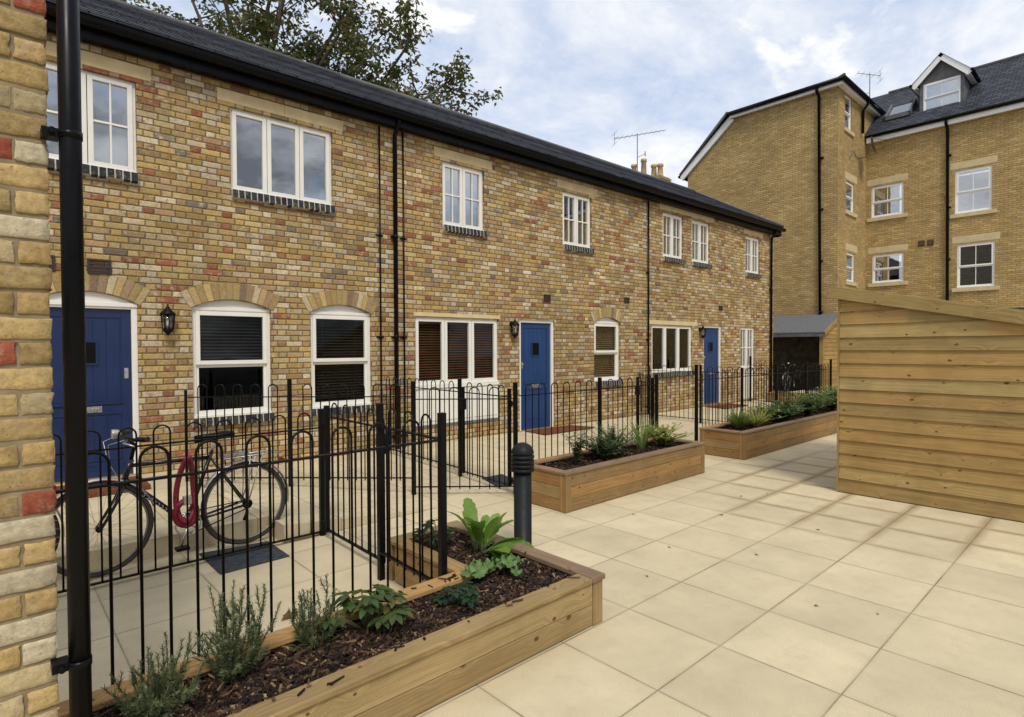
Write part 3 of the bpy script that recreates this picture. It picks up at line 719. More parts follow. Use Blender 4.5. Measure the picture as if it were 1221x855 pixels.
# middle house
h2 = make_house('middle brick house with blue door, brown blinds and white panel', 4.62, 11.28,
    [(5.62, 6.51, 3.67, 4.74), (8.50, 9.38, 3.68, 4.75), (5.08, 6.83, .33, 2.14), (9.45, 10.33, .90, 2.27, .10), (7.33, 8.26, .05, 2.16)])
window(h2, hxf, 5.62, 6.51, 3.67, 4.74, 2, (1, 1), blind='net'); window(h2, hxf, 8.50, 9.38, 3.68, 4.75, 2, (1, 1))
lintel(h2, hxf, 5.46, 6.69, joints=0); lintel(h2, hxf, 8.34, 9.57, 4.795, 4.95, joints=0)
brick_sill(h2, hxf, 5.62, 6.53, 3.665); brick_sill(h2, hxf, 8.50, 9.40, 3.675)
window(h2, hxf, 5.08, 6.83, 1.01, 2.14, 3, gl='glass', blind=('blinddark',), label='wide white window with dark brown slatted blinds')
pn = MB(hxf); pn.box(5.085, 6.825, .028, .07, .36, 1.005)
for k in range(3): pn.box(5.12 + .575 * k, 5.65 + .575 * k, .018, .027, .42, .94)
pn.box(5.06, 6.85, .0, .027, .962, 1.004); pn.build('white_panel', M['white'], h2, bevel=.003)
dp = MB(hxf); dp.box(5.085, 6.825, -.006, .07, .322, .358); dp.build('damp_course', M['lead'], h2)
bl = MB(hxf); bl.box(5.05, 6.86, -.004, .03, 2.142, 2.205); bl.build('lintel', M['sandstone'], h2, bevel=.003)
window(h2, hxf, 9.45, 10.33, .90, 2.27, 1, sash=.50, rise=.10, gl='glass', blind=('blindmid',))
brick_sill(h2, hxf, 9.43, 10.36, .895); arch(h2, hxf, 9.45, 10.33, 2.17, .10)
front_door(h2, hxf, 7.33, 8.26, .05, 2.16, 'bluedoor', hinge_right=True)
lantern(h2, hxf, 7.13, 1.80, 2.16)
airbrick(h2, hxf, 8.05, 2.59, .085); airbrick(h2, hxf, 10.55, 2.67, .085)
downpipe(h2, hxf, 4.70, .0, 5.02); downpipe(h2, hxf, 4.86, .0, 5.0, r=.014, y=-.03, swan=False, name='cable_conduit')
# far house
h3 = make_house('farthest brick house of the row, hipped roof end, blue door', 11.28, 17.80,
    [(11.95, 12.84, 3.79, 4.86), (13.22, 14.10, 3.79, 4.86), (16.05, 16.92, 3.75, 4.81), (11.50, 13.26, 1.02, 2.16), (13.80, 14.71, .10, 2.19), (15.76, 16.63, .12, 2.19)], last=True)
for (a, b_, c, d) in ((11.95, 12.84, 3.79, 4.86), (13.22, 14.10, 3.79, 4.86), (16.05, 16.92, 3.75, 4.81)):
    window(h3, hxf, a, b_, c, d, 2, (1, 1)); brick_sill(h3, hxf, a, b_ + .02, c - .005)
lintel(h3, hxf, 11.82, 14.32, 4.92, 5.035, joints=1); lintel(h3, hxf, 15.92, 17.1, 4.86, 4.98, joints=0)
window(h3, hxf, 11.50, 13.26, 1.02, 2.16, 3, gl='glass'); brick_sill(h3, hxf, 11.48, 13.28, 1.015)
bl = MB(hxf); bl.box(11.35, 13.5, -.004, .03, 2.162, 2.26); bl.build('lintel', M['sandstone'], h3, bevel=.003)
front_door(h3, hxf, 13.80, 14.71, .10, 2.19, 'bluedoor', hinge_right=True)
fw = window(h3, hxf, 15.76, 16.63, 1.00, 2.19, 2, (1, 1))
pn = MB(hxf); frame_bars(pn, 15.76, 16.63, .12, .995, .06, .04, .10); pn.box(15.82, 16.57, .06, .09, .18, .935); pn.build('white_panel', M['white'], h3, bevel=.003)
lantern(h3, hxf, 13.60, 1.84, 2.18)
airbrick(h3, hxf, 14.65, 2.67, .085)
downpipe(h3, hxf, 11.33, 0, 5.0, r=.02, y=-.035, swan=False); downpipe(h3, hxf, 17.55, 0, 5.0)

# ------------------------------------------------------------------ apartment block beyond
ap = thing('apartment_building', 'tall buff brick apartment block with slate roof beyond the terrace', 'building', (23, 7.5, 0))
XB, XF, YC = 23.0, 26.2, 7.5
bxf = lambda u, y, z: (XB + y, u, z)          # blank wall, faces -X
fxf = lambda u, y, z: (XF + y, u, z)          # windowed facade
sxf = lambda u, y, z: (u, YC + y, z)          # narrow return, faces -Y
w = MB()
# wing with the blank wall
prof = [(YC, -.2), (13.57, -.2), (13.57, 9.40), (11.54, 11.2), (YC, 11.2)]
w.poly([(XB, y, z) for (y, z) in prof]); w.poly([(31, y, z) for (y, z) in prof])
w.poly([(XB, 13.57, -.2), (31, 13.57, -.2), (31, 13.57, 9.4), (XB, 13.57, 9.4)])
w.xf = sxf
wall_holes(w, XB, 31, -.2, 11.2, [(23.72, 24.46, 9.78, 11.05), (23.90, 24.80, 6.74, 7.86), (24.0, 24.9, 4.10, 5.2)])
w.xf = fxf
HF = [(6.21, 7.31, 6.75, 7.97), (6.19, 7.26, 4.14, 5.26), (3.57, 4.62, 6.44, 8.0), (3.47, 4.54, 3.74, 5.31)]
wall_holes(w, -14, YC - .001, -.2, 9.86, HF)
w.xf = None
w.poly([(35, -14, -.2), (35, YC, -.2), (35, YC, 9.86), (35, -14, 9.86)]); w.poly([(XF, -14, -.2), (35, -14, -.2), (35, -14, 9.86), (XF, -14, 9.86)])
w.build('wall', M['buff'], ap)
for (h, lz) in zip(HF, ((8.07, 8.29), (5.32, 5.54), (8.07, 8.30), (5.36, 5.57))):
    window(ap, fxf, *h, 1, sash=.5, mat='upvc', sashbars=True, blind=None, gl='glass_up' if h[0] > 3.5 else 'glass', y0=.04)
    lintel(ap, fxf, h[0] - .14, h[1] + .15, h[3] + .06, h[3] + .30, 'paleston', joints=0)
    s_ = MB(fxf); s_.box(h[0] - .14, h[1] + .14, -.06, .06, h[2] - .15, h[2] - .01); s_.build('window_sill', M['paleston'], ap, bevel=.006)
for h in ((23.72, 24.46, 9.78, 11.05), (23.90, 24.80, 6.74, 7.86), (24.0, 24.9, 4.10, 5.2)):
    window(ap, sxf, *h, 1, sash=.5, mat='upvc', y0=.04)
    if h[3] < 10: lintel(ap, sxf, h[0] - .12, h[1] + .3, h[3] + .06, h[3] + .32, 'paleston', joints=0)
    s_ = MB(sxf); s_.box(h[0] - .12, h[1] + .2, -.06, .06, h[2] - .15, h[2] - .01); s_.build('window_sill', M['paleston'], ap, bevel=.006)
# wing roof: eaves on two sides, shallow hip, steep slope at the far end
r = MB(); e0 = 11.3; o_ = .28
apex = (26.9, 10.2, 12.5)
r.poly([(XB - o_, YC - o_, e0), (XB - o_, 11.6, e0), (26.9, 11.6, 12.5), (26.9, 10.2, 12.5)])
r.poly([(XB - o_, YC - o_, e0), apex, (31.2, 10.2, 12.5), (31.2, YC - o_, e0)])
r.poly([(26.9, 11.6, 12.5), (XB - o_, 11.6, e0), (XB - .12, 13.9, 9.25), (31.2, 13.9, 9.25), (31.2, 11.6, 12.5)])
r.poly([apex, (26.9, 11.6, 12.5), (31.2, 11.6, 12.5), (31.2, 10.2, 12.5)])
# main roof
rx, rz = 29.2, 12.65
r.poly([(XF - .3, -14.3, 9.98), (XF - .3, YC - .05, 9.98), (rx, YC + 1.5, rz), (rx, -14.3, rz)]); r.poly([(rx, -14.3, rz), (rx, YC, rz), (35.3, YC, 9.98), (35.3, -14.3, 9.98)])
rf = r.build('roof', M['slate'], ap)
rd = MB(); rd.tube([(rx, -14.3, rz), (rx, YC, rz)], .08, 8); rd.tube([(XB - o_, YC - o_, e0 + .02), apex], .06, 8); rd.tube([(XB - o_, 11.6, e0 + .02), (XB - .12, 13.9, 9.27)], .05, 8); rd.build('ridge_tiles', M['lead'], rf)
f = MB()   # white fascias and soffits
f.box(XB - .20, XB - .17, YC - .2, 11.55, 11.06, 11.2); f.box(XB - .169, XB, YC - .168, 11.55, 11.09, 11.12)
f.box(XB - .17, 30.9, YC - .20, YC - .17, 11.06, 11.2); f.box(XB + .001, 30.9, YC - .168, YC, 11.09, 11.12)
f.bar((XB - .06, 11.50, 11.10), (XB - .06, 13.86, 9.12), .10, .26, up=(0, 1, 1))
f.box(XF - .20, XF - .17, -14.2, YC - .06, 9.70, 9.90); f.box(XF - .169, XF, -14.2, YC - .06, 9.73, 9.76)
f.build('fascia', M['upvc'], ap)
gt = MB()
gt.tube([(XB - .27, YC - .27, 11.23), (XB - .27, 11.6, 11.23)], .085, 8); gt.tube([(XB - .27, YC - .27, 11.23), (31, YC - .27, 11.23)], .085, 8); gt.tube([(XF - .27, -14.2, 9.92), (XF - .27, YC - .3, 9.92)], .065, 8)
gt.tube([(XB - .12, 13.93, 9.2), (31, 13.93, 9.2)], .065, 8)
gt.build('gutter', M['plasticblack'], ap)
def apipe(pts, r=.05):
    b = MB(); b.tube(pts, r, 10)
    for k in range(5):
        z = pts[-1][2] + 1 + k * 1.9
        if z < pts[0][2] - .6: b.tube([(pts[-1][0], pts[-1][1], z - .04), (pts[-1][0], pts[-1][1], z + .04)], r + .014, 10)
    b.build('downpipe', M['plasticblack'], ap)
apipe([(XB - .26, 8.15, 11.2), (XB - .25, 8.15, 11.05), (XB - .08, 8.13, 10.9), (XB - .08, 8.02, 0)])
apipe([(XF - .26, 4.86, 9.9), (XF - .25, 4.86, 9.75), (XF - .08, 4.84, 9.55), (XF - .08, 4.78, 0)])
apipe([(25.5, YC - .26, 11.2), (25.5, YC - .24, 11.05), (25.5, YC - .08, 10.85), (25.5, YC - .08, 9.98)])
for y in (5.62, 5.34):
    b = MB(fxf); frame_bars(b, y - .10, y + .10, 5.40, 5.61, .02, -.02, .0)
    for k in range(3): b.box(y - .08, y + .08, -.015, -.002, 5.43 + .055 * k, 5.46 + .055 * k)
    b.build('air_vent', plainvent, ap)
# dormer
dX, dy0, dy1, dz0, dz1, dza = 26.75, 4.46, 5.84, 10.45, 11.80, 12.5
b = MB(lambda u, y, z: (dX + y, u, z))
wall_holes(b, dy0, dy1, dz0, dz1, [(4.58, 5.72, 10.55, 11.66)], .08)
b.xf = None
b.poly([(dX, dy0, dz1), (dX, dy1, dz1), (dX, (dy0 + dy1) / 2, dza)])
for y in (dy0, dy1): b.poly([(dX, y, dz0), (dX + 3, y, dz0), (dX + 3, y, dz1), (dX, y, dz1)])
dm = b.build('dormer', M['lead'], ap)
window(ap, lambda u, y, z: (dX + y, u, z), 4.58, 5.72, 10.55, 11.66, 1, sash=.5, mat='upvc', sashbars=True, y0=.0, blind='net')
b = MB(); ym = (dy0 + dy1) / 2
for s_ in (-1, 1):
    e = ym + s_ * ((dy1 - dy0) / 2 + .22)
    b.poly([(dX - .22, ym, dza + .12), (dX - .22, e, dz1 - .08), (dX + 2.6, e, dz1 - .08), (dX + 2.6, ym, dza + .12)])
b.build('dormer_roof', M['slate'], dm)
b = MB()
for s_ in (-1, 1):
    e = ym + s_ * ((dy1 - dy0) / 2 + .2)
    b.bar((dX - .16 + .004 * s_, ym + .03 * s_, dza - .03), (dX - .16 + .004 * s_, e, dz1 - .22), .05, .20, up=(0, s_, 1))
    b.box(dX - .12, dX + 1.4, min(e, e - s_ * .16), max(e, e - s_ * .16), dz1 - .25, dz1 - .22)
b.build('bargeboard', M['upvc'], dm)
b = MB()
for s_ in (-1, 1):
    e = ym + s_ * ((dy1 - dy0) / 2 + .25); b.tube([(dX - .24, e, dz1 - .13), (dX + 1.6, e, dz1 - .13)], .055, 8)
b.build('dormer_gutter', M['plasticblack'], dm)
# roof light
sl = (rz - 9.98) / (rx - XF + .3)
def onroof(x, y, d=0.0): return (x - d * sl / math.hypot(1, sl), y, 9.98 + (x - XF + .3) * sl + d / math.hypot(1, sl))
b = MB(); P = [onroof(26.7, 6.95, .10), onroof(26.7, 6.15, .10), onroof(27.6, 6.15, .10), onroof(27.6, 6.95, .10)]
for p, q in zip(P, P[1:] + P[:1]): b.bar(p, q, .07, .16)
sk = b.build('roof_window', M['lead'], ap)
b = MB(); b.poly([tuple(Vector(p) + Vector((0, 0, .02))) for p in P]); b.build('roof_window_pane', M['glass_up'], sk)
# satellite dish, aerial
b = MB(); c = Vector((25.25, YC - .45, 9.35)); d = Vector((.22, -.95, .22)).normalized(); a_ = d.orthogonal().normalized(); b2 = d.cross(a_)
prev = None; rings = []
for (rr, dd) in ((0.02, 0.0), (.14, .012), (.27, .045), (.36, .085)):
    rings.append([b.vert(*(c + d * dd + (a_ * math.cos(2 * PI * k / 18) * rr + b2 * math.sin(2 * PI * k / 18) * rr))) for k in range(18)])
for A_, B_ in zip(rings, rings[1:]):
    for k in range(18): b.face((A_[k], A_[(k + 1) % 18], B_[(k + 1) % 18], B_[k]))
b.tube([(25.25, YC, 8.95), (25.25, YC - .25, 8.95), (25.25, YC - .35, 9.3)], .02, 8); b.tube([tuple(c - b2 * .3), tuple(c + d * .5)], .012, 6); b.tube([tuple(c + d * .45), tuple(c + d * .56)], .035, 8)
b.tube([(24.2, YC - .02, 8.7), (24.6, YC - .03, 9.1), (24.9, YC - .03, 8.95), (25.25, YC - .05, 8.95)], .012, 6)
b.build('satellite_dish', M['lead'], ap)
def aerial(parent, base, h, az, L, n, mat):
    b = MB(); x, y, z = base; b.tube([(x, y, z), (x, y, z + h)], .018, 6)
    d = Vector((math.cos(az), math.sin(az), 0.22)).normalized(); s_ = Vector((-d.y, d.x, 0)).normalized(); c = Vector((x, y, z + h - .03))
    b.tube([tuple(c - d * L * .45), tuple(c + d * L * .55)], .012, 6)
    for k in range(n):
        p = c - d * L * .42 + d * L * .97 * k / (n - 1); q = s_ * (.26 - .012 * k)
        b.tube([tuple(p - q), tuple(p + q)], .006, 5)
    p = c - d * L * .45
    for t in (-.22, .22): b.tube([tuple(p + s_ * .3 + Vector((0, 0, t))), tuple(p - s_ * .3 + Vector((0, 0, t)))], .006, 5)
    b.tube([tuple(p + Vector((0, 0, -.24))), tuple(p + Vector((0, 0, .24)))], .008, 5)
    c2 = Vector((x, y, z + h * .55)); b.tube([tuple(c2), tuple(c2 - s_ * .35 + d * .2)], .01, 5); b.tube([tuple(c2 - s_ * .35 + d * .2 + Vector((0, 0, -.1))), tuple(c2 - s_ * .35 + d * .2 + Vector((0, 0, .1)))], .02, 6)
    return b.build('tv_aerial', M['lead'], parent)
aerial(ap, (28.0, 7.9, 11.5), 1.75, 2.2, .9, 5, None)

# house beyond, of which only the chimney shows
nh = thing('neighbour_house', 'house behind the terrace roof showing only pale chimney pots and an aerial', 'house', (21, 15.5, 0))
b = MB(); b.box(17.5, 22, 14.5, 19.5, -.2, 5.2); b.build('wall', M['buff'], nh)
b = MB(); b.prism([(17.3, 14.2, 5.2), (17.3, 19.8, 5.2), (17.3, 17, 7.6)], (4.9, 0, 0)); rf = b.build('roof', M['slate'], nh)
b = MB(); b.box(20.1, 20.8, 13.1, 15.05, 4.0, 8.56); b.box(20.05, 20.85, 13.05, 15.1, 8.43, 8.51); ch = b.build('chimney', M['buff'], nh)
for k, (dx, dy, hh) in enumerate(((20.45, 14.9, .55), (20.3, 14.5, .78), (20.45, 14.12, .95), (20.6, 13.72, .66), (20.45, 13.32, .56))):
    b = MB(); b.lathe([(.13, 0), (.125, .1), (.10, hh - .12), (.13, hh - .1), (.13, hh), (.09, hh)], (dx, dy, 8.55), 14); b.build('chimney_pot', M['pot'], ch)
aerial(ch, (20.25, 14.3, 8.4), 2.15, -.55, 2.3, 11, None)

# ------------------------------------------------------------------ timber building on the right
def weatherboards(b, z0, z1, place, pitch, top=None):
    """feather-edge boards: place(z0,z1,inner,outer) ..."""
sh = thing('timber_shed', 'large timber clad shed with overlapping boards and sloping roof edge', 'shed', (7.0, 2.25, 0))
b = MB(); yL, yR = 2.245, -1.9
ztop = lambda y: 2.16 - .215 * (2.25 - y)
z = 0.01; hts = [.15, .142, .138, .146, .14, .145, .137, .143, .14, .148, .141, .139, .146, .14, .144, .142]
for k, hh in enumerate(hts):
    z1 = z + hh + .018
    # board spans along Y on the face X=7 ; clipped by the sloping top
    pts = []
    ou, ov = R_.random() * 50, R_.random() * 50
    def col(y): return min(z1, ztop(y))
    yr = yR
    if ztop(yR) < z1: yr = 2.25 - (2.16 - z1) / .215
    segs = [yL, yr] if ztop(yR) >= z1 else [yL, max(min(yr, yL), yR), 2.25 - (2.16 - max(z, ztop(yR))) / .215]
    segs = [s_ for s_ in segs]
    tb, tt = 0.024, 0.006
    for a, c in zip(segs, segs[1:]):
        if a - c < .01: continue
        za, zc = min(z1, ztop(a)), max(z + .001, min(z1, ztop(c)))
        V = [(7.0 - tb, a, z), (7.0 - tb, c, z), (7.0 - tt, c, zc), (7.0 - tt, a, za), (7.0, a, z), (7.0, c, z), (7.0, c, zc), (7.0, a, za)]
        i = [b.vert(*v) for v in V]
        for q in ((0, 1, 2, 3), (4, 7, 6, 5), (0, 4, 5, 1), (0, 3, 7, 4), (1, 5, 6, 2), (3, 2, 6, 7)):
            b.face([i[j] for j in q], [(V[j][1] + ou, V[j][2] + ov + V[j][0]) for j in q])
    # end wall (faces +Y) board
    V = [(7.0, yL, z), (9.6, yL, z), (9.6, yL, min(z1, 2.15)), (7.0, yL, min(z1, 2.15))]
    ou = R_.random() * 50
    b.obox((8.3, yL - .014, z + hh / 2), (1.298, 0, 0), (0, .007, .0), (0, .006, hh / 2 + .008), 0)
    b.mi = 1
    for yy in (2.19, 1.60, 1.00, .42, -.18, -.8):
        if z + hh < ztop(yy) - .03:
            for dz in (.028,): b.obox((7.0 - tb + .0065, yy + R_.uniform(-.012, .012), z + dz + R_.uniform(-.004, .004)), (.0012, 0, .0), (0, .0032, 0), (0.0, 0, .0032))
    b.mi = 0
    z += hh
b.build('weatherboard_wall', [M['shedwood'], M['lead']], sh)
b = MB(); b.box(6.978, 7.024, yL + .002, yL + .024, .01, 2.2); b.build('corner_post', M['shedwood'], sh)
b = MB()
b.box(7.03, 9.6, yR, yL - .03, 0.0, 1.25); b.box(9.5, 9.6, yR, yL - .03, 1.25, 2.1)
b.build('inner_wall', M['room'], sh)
b = MB()
b.bar((6.955, 2.36, ztop(2.36) + .05), (6.955, yR - .1, ztop(yR - .1) + .05), .034, .13, up=(0, 0, 1)); b.build('verge_board', M['shedwood'], sh, bevel=.003)
b = MB(); sx = .215
b.obox((8.3, (2.33 + yR) / 2, ztop((2.33 + yR) / 2) + .075), (1.32, 0, 0), (0, (2.33 - yR) / 2, sx * (2.33 - yR) / 2), (0, 0, .012), 0); b.build('roof', M['felt'], sh)

# ------------------------------------------------------------------ open shelter against the apartment block
bs = thing('bike_shelter', 'open timber lean-to shelter with grey felt roof beside the apartment wall', 'shelter', (22.2, 8.5, 0))
x0, x1_, ya, yb_ = 21.4, 22.96, 7.42, 11.0
b = MB(); z = .02
zs = lambda x: 2.12 + (x - x0) * .40
while z < 2.66:
    xa = x0 if zs(x0) > z + .13 else min(x1_ - .05, x0 + (z + .13 - 2.12) / .40)
    b.obox(((xa + x1_) / 2, ya - .012, z + .075), ((x1_ - xa) / 2, 0, 0), (0, .007, 0), (0, .009, .078), 0); z += .145
b.build('board_wall', M['shedwood'], bs)
b = MB(); b.box(x0, x1_, yb_, yb_ + .03, 0, 2.1); b.box(x1_ - .03, x1_, ya + .01, yb_, 0, 2.65); b.box(x0 + .08, x1_ - .04, ya + .012, ya + .03, 0, 2.1); b.build('lining', M['bark'], bs)  # dark lining colour stands in for the shade inside the shelter
b = MB(); b.box(x0 - .06, x0 + .06, ya - .03, ya + .09, 0, 2.05); b.box(x0 - .05, x0 + .05, ya + .09, yb_, 2.0, 2.1); b.build('post', M['shedwood'], bs)
b = MB(); b.obox(((x0 + x1_) / 2 - .1, (ya + yb_) / 2, zs((x0 + x1_) / 2 - .1) + .07), ((x1_ - x0) / 2 + .1, 0, .4 * ((x1_ - x0) / 2 + .1)), (0, (yb_ - ya) / 2 + .12, 0), (0, 0, .02)); rr = b.build('roof', M['felt'], bs)
b = MB(); b.bar((x0 - .2, ya - .13, zs(x0 - .2) + .03), (x1_ - .02, ya - .13, zs(x1_) + .03), .03, .14); b.build('verge_board', M['shedwood'], bs)
b = MB(); b.box(x0 - .225, x0 - .205, ya - .1, yb_ + .1, 1.97, 2.07); b.build('fascia', M['lead'], bs)

# ------------------------------------------------------------------ planters
def mulch_fill(parent, x0, x1, y0, y1, z, n, seed, spill=False):
    rr = random.Random(seed); b = MB()
    nx, ny = max(2, int((x1 - x0) / .06)), max(2, int((y1 - y0) / .06))
    ids = [[b.vert(x0 + (x1 - x0) * i / nx, y0 + (y1 - y0) * j / ny, z + rr.uniform(-.008, .014)) for i in range(nx + 1)] for j in range(ny + 1)]
    for j in range(ny):
        for i in range(nx): b.face((ids[j][i], ids[j][i + 1], ids[j + 1][i + 1], ids[j + 1][i]))
    s_ = b.build('soil', M['soil'], parent)
    b = MB()
    for k in range(n):
        L = rr.uniform(.012, .048) * (1.6 if rr.random() < .22 else 1); W = rr.uniform(.005, .018); a = rr.uniform(0, 2 * PI); t = rr.gauss(0, .35)
        c = Vector((rr.uniform(x0 + .01, x1 - .01), rr.uniform(y0 + .01, y1 - .01), z + rr.uniform(.002, .022)))
        if spill and rr.random() < .006:      # scraps kicked up on to the rim boards
            t *= .2; c.z = z + .0615 + .004 * rr.random()
            if rr.random() < .5: c.y = y1 - rr.uniform(-.02, .05)
            else: c.y = y0 + rr.uniform(-.02, .055)
        d = Vector((math.cos(a) * math.cos(t), math.sin(a) * math.cos(t), math.sin(t))); s2 = Vector((-math.sin(a), math.cos(a), rr.gauss(0, .3))).normalized(); u = d.cross(s2)
        p = [c - d * L / 2 - s2 * W / 2 * rr.uniform(.3, 1), c + d * L / 2 - s2 * W / 2 * rr.uniform(.2, .9), c + d * L / 2 * 1.05 + s2 * W / 2 * rr.uniform(.2, .9), c - d * L / 2 * .95 + s2 * W / 2]
        lo = [b.vert(*(q - u * .003)) for q in p]; hi = [b.vert(*(q + u * .003)) for q in p]
        b.face(hi); b.face(lo[::-1])
        for i in range(4): b.face((lo[i], lo[(i + 1) % 4], hi[(i + 1) % 4], hi[i]))
    m = b.build('bark_chips', M['mulch'], parent); m['kind'] = 'stuff'

def planter_box(b, x0, x1, y0, y1, nb, bh, th=.045):
    for k in range(nb):
        z0, z1 = .006 + k * bh, .006 + (k + 1) * bh - .003
        b.box(x0 + .08, x1 - .08, y0, y0 + th, z0, z1); b.box(x0 + .08, x1 - .08, y1 - th, y1, z0, z1)
        b.box(x0, x0 + th, y0 + .08, y1 - .08, z0, z1, 1); b.box(x1 - th, x1, y0 + .08, y1 - .08, z0, z1, 1)
def corner_posts(b, pts, h):
    for (x, y) in pts:
        b.box(x - .043, x, y - .043, y + .043, .004, h, 2); b.box(x + .001, x + .043, y - .043, y + .043, .004, h, 2)

def rect_planter(label, x0, x1, y0, y1, nb, bh, rim, seed, nchips):
    t = thing('timber_planter', label, 'planter', ((x0 + x1) / 2, (y0 + y1) / 2, 0), 0, 'timber planters')
    h = nb * bh + .004
    b = MB(); planter_box(b, x0, x1, y0, y1, nb, bh); b.build('side_board', M['planterwood'], t, bevel=.004)
    for (x, y) in ((x0, y0), (x1, y0), (x0, y1), (x1, y1)):
        b = MB(); sx, sy = (1 if x == x0 else -1), (1 if y == y0 else -1)
        b.box(min(x - .004 * sx, x + .078 * sx), max(x - .004 * sx, x + .078 * sx), min(y - .004 * sy, y + .04 * sy), max(y - .004 * sy, y + .04 * sy), .004, h, 2)
        b.box(min(x - .004 * sx, x + .04 * sx), max(x - .004 * sx, x + .04 * sx), min(y + .042 * sy, y + .078 * sy), max(y + .042 * sy, y + .078 * sy), .004, h, 2)
        b.build('corner_post', M['planterwood'], t, bevel=.004)
    b = MB(); zt, w = h + .001, .095
    b.box(x0 - .012, x1 + .012, y0 - .012, y0 + w, zt, zt + rim); b.box(x0 - .012, x1 + .012, y1 - w, y1 + .012, zt, zt + rim)
    b.box(x0 - .012, x0 + w, y0 + w + .001, y1 - w - .001, zt, zt + rim, 1); b.box(x1 - w, x1 + .012, y0 + w + .001, y1 - w - .001, zt, zt + rim, 1)
    b.build('rim', M['capwood'], t, bevel=.005)
    mulch_fill(t, x0 + .05, x1 - .05, y0 + .05, y1 - .05, h - .03, nchips, seed)
    return t
rect_planter('three-board timber planter between the bollard and the open gateway', 4.15, 6.80, 3.77, 4.45, 3, .122, .028, 3, 1700)
rect_planter('long timber planter running past the shed corner', 7.98, 14.2, 3.80, 4.50, 3, .122, .028, 4, 2600)
rect_planter('low timber planter in front of the bike shelter', 16.4, 17.0, 5.3, 7.2, 2, .14, .028, 5, 250)

# L-shaped planter in the foreground
lp = thing('timber_planter', 'L-shaped low timber planter in the foreground, full of bark mulch', 'planter', (1.6, 2.4, 0), 0, 'timber planters')
b = MB(); X0, X1, Y0, Y1, XA, Y2 = .16, 2.66, 2.13, 2.74, 2.06, 3.55; th = .045; bh = .124
for k in range(2):
    z0, z1 = .008 + k * bh, .008 + (k + 1) * bh - .003
    b.box(X0, X1 - .085, Y0, Y0 + th, z0, z1); b.box(X0, XA, Y1 - th, Y1, z0, z1); b.box(X0, X0 + th, Y0 + th, Y1 - th, z0, z1, 1)
    b.box(X1 - th, X1, Y0 + .085, Y2 - .085, z0, z1, 1); b.box(XA, XA + th, Y1 - th + .001, Y2 - .085, z0, z1, 1); b.box(XA + .085, X1 - .085, Y2 - th, Y2, z0, z1)
b.build('side_board', M['frontwood'], lp, bevel=.004)
h = 2 * bh + .01
for bxs in ([(X1 - .082, X1 + .003, Y0 - .004, Y0 + .05), (X1 - .05, X1 + .003, Y0 + .052, Y0 + .082)], [(X1 - .082, X1 + .003, Y2 - .05, Y2 + .003)], [(XA - .003, XA + .082, Y2 - .05, Y2 + .003)]):
    b = MB()
    for q in bxs: b.box(*q, .004, h, 2)
    b.build('corner_post', M['frontwood'], lp, bevel=.004)
b = MB(); zt = h + .001; w = .10; rim = .03
b.box(X0 - .01, X1 - w - .002, Y0 - .016, Y0 + w, zt, zt + rim); b.box(X0 - .01, XA + w, Y1 - w, Y1 + .01, zt, zt + rim)
b.box(XA - .01, XA + w, Y1 + .012, Y2 - w - .001, zt, zt + rim, 1); b.box(XA - .01, X1 + .014, Y2 - w, Y2 + .014, zt, zt + rim)
b.build('rim', M['frontwood'], lp, bevel=.006)
b = MB(); b.box(X1 - w, X1 + .014, Y0 - .018, Y2 - w - .002, zt, zt + rim + .002, 1); rm = b.build('rim', M['capwood'], lp, bevel=.006); rm['label'] = 'weathered greyish rim board on the courtyard side'
mulch_fill(lp, X0 + .04, X1 - .04, Y0 + .04, Y1 - .05, h - .025, 7500, 11, True)
mulch_fill(lp, XA + .04, X1 - .04, Y1 - .049, Y2 - .04, h - .025, 2600, 12)
SOIL1 = h - .02; SOIL2 = .34

# ------------------------------------------------------------------ railings
def hoop_mesh(sp, zb, zt, r=.0065):
    b = MB(); R2 = sp / 2; pts = [(-R2, 0, zb), (-R2, 0, zt - R2)]
    pts += [(-R2 * math.cos(PI * k / 9), 0, zt - R2 + R2 * math.sin(PI * k / 9)) for k in range(1, 9)] + [(R2, 0, zt - R2), (R2, 0, zb)]
    b.tube(pts, r, 7)
    me_o = b.build('hoop', M['black']); me = me_o.data; bpy.data.objects.remove(me_o); return me
HOOPS = {}
def get_hoop(sp, zb, zt, r=.0065):
    k = (round(sp, 4), round(zb, 3), round(zt, 3), r)
    if k not in HOOPS: HOOPS[k] = hoop_mesh(sp, zb, zt, r)
    return HOOPS[k]

def post_part(t, p, h, w=.05, z0=0.0):
    w *= .78; b = MB(); x, y = p; b.box(x - w / 2, x + w / 2, y - w / 2, y + w / 2, z0 - .02, h); 
    return b.build('post', M['black'], t, bevel=.003)
def add_panel(t, origin, p0, p1, rail_t, rail_b, hoop_t, sp=.105, z0=0.0, margin=.06, rails=True):
    d = Vector((p1[0] - p0[0], p1[1] - p0[1], 0)); L = d.length; dn = d / L; a = math.atan2(d.y, d.x)
    if rails:
        b = MB(); b.bar((p0[0], p0[1], rail_t), (p1[0], p1[1], rail_t), .028, .010); b.build('top_rail', M['black'], t)
        b = MB(); b.bar((p0[0], p0[1], rail_b), (p1[0], p1[1], rail_b), .028, .010); b.build('bottom_rail', M['black'], t)
    n = max(1, int((L - 2 * margin + sp * .5) / (2 * sp))); start = (L - (2 * n - 1) * sp) / 2
    me = get_hoop(sp, rail_b - .03 if rail_b > .08 else rail_b, hoop_t)
    for k in range(n):
        s_ = start + sp * (2 * k + .5)
        o = bpy.data.objects.new('hoop', me); COL.objects.link(o); o.parent = t
        w = ROOT[t] @ Vector((p0[0] + dn.x * s_, p0[1] + dn.y * s_, 0)); o.location = w; o.rotation_euler = (0, 0, a)

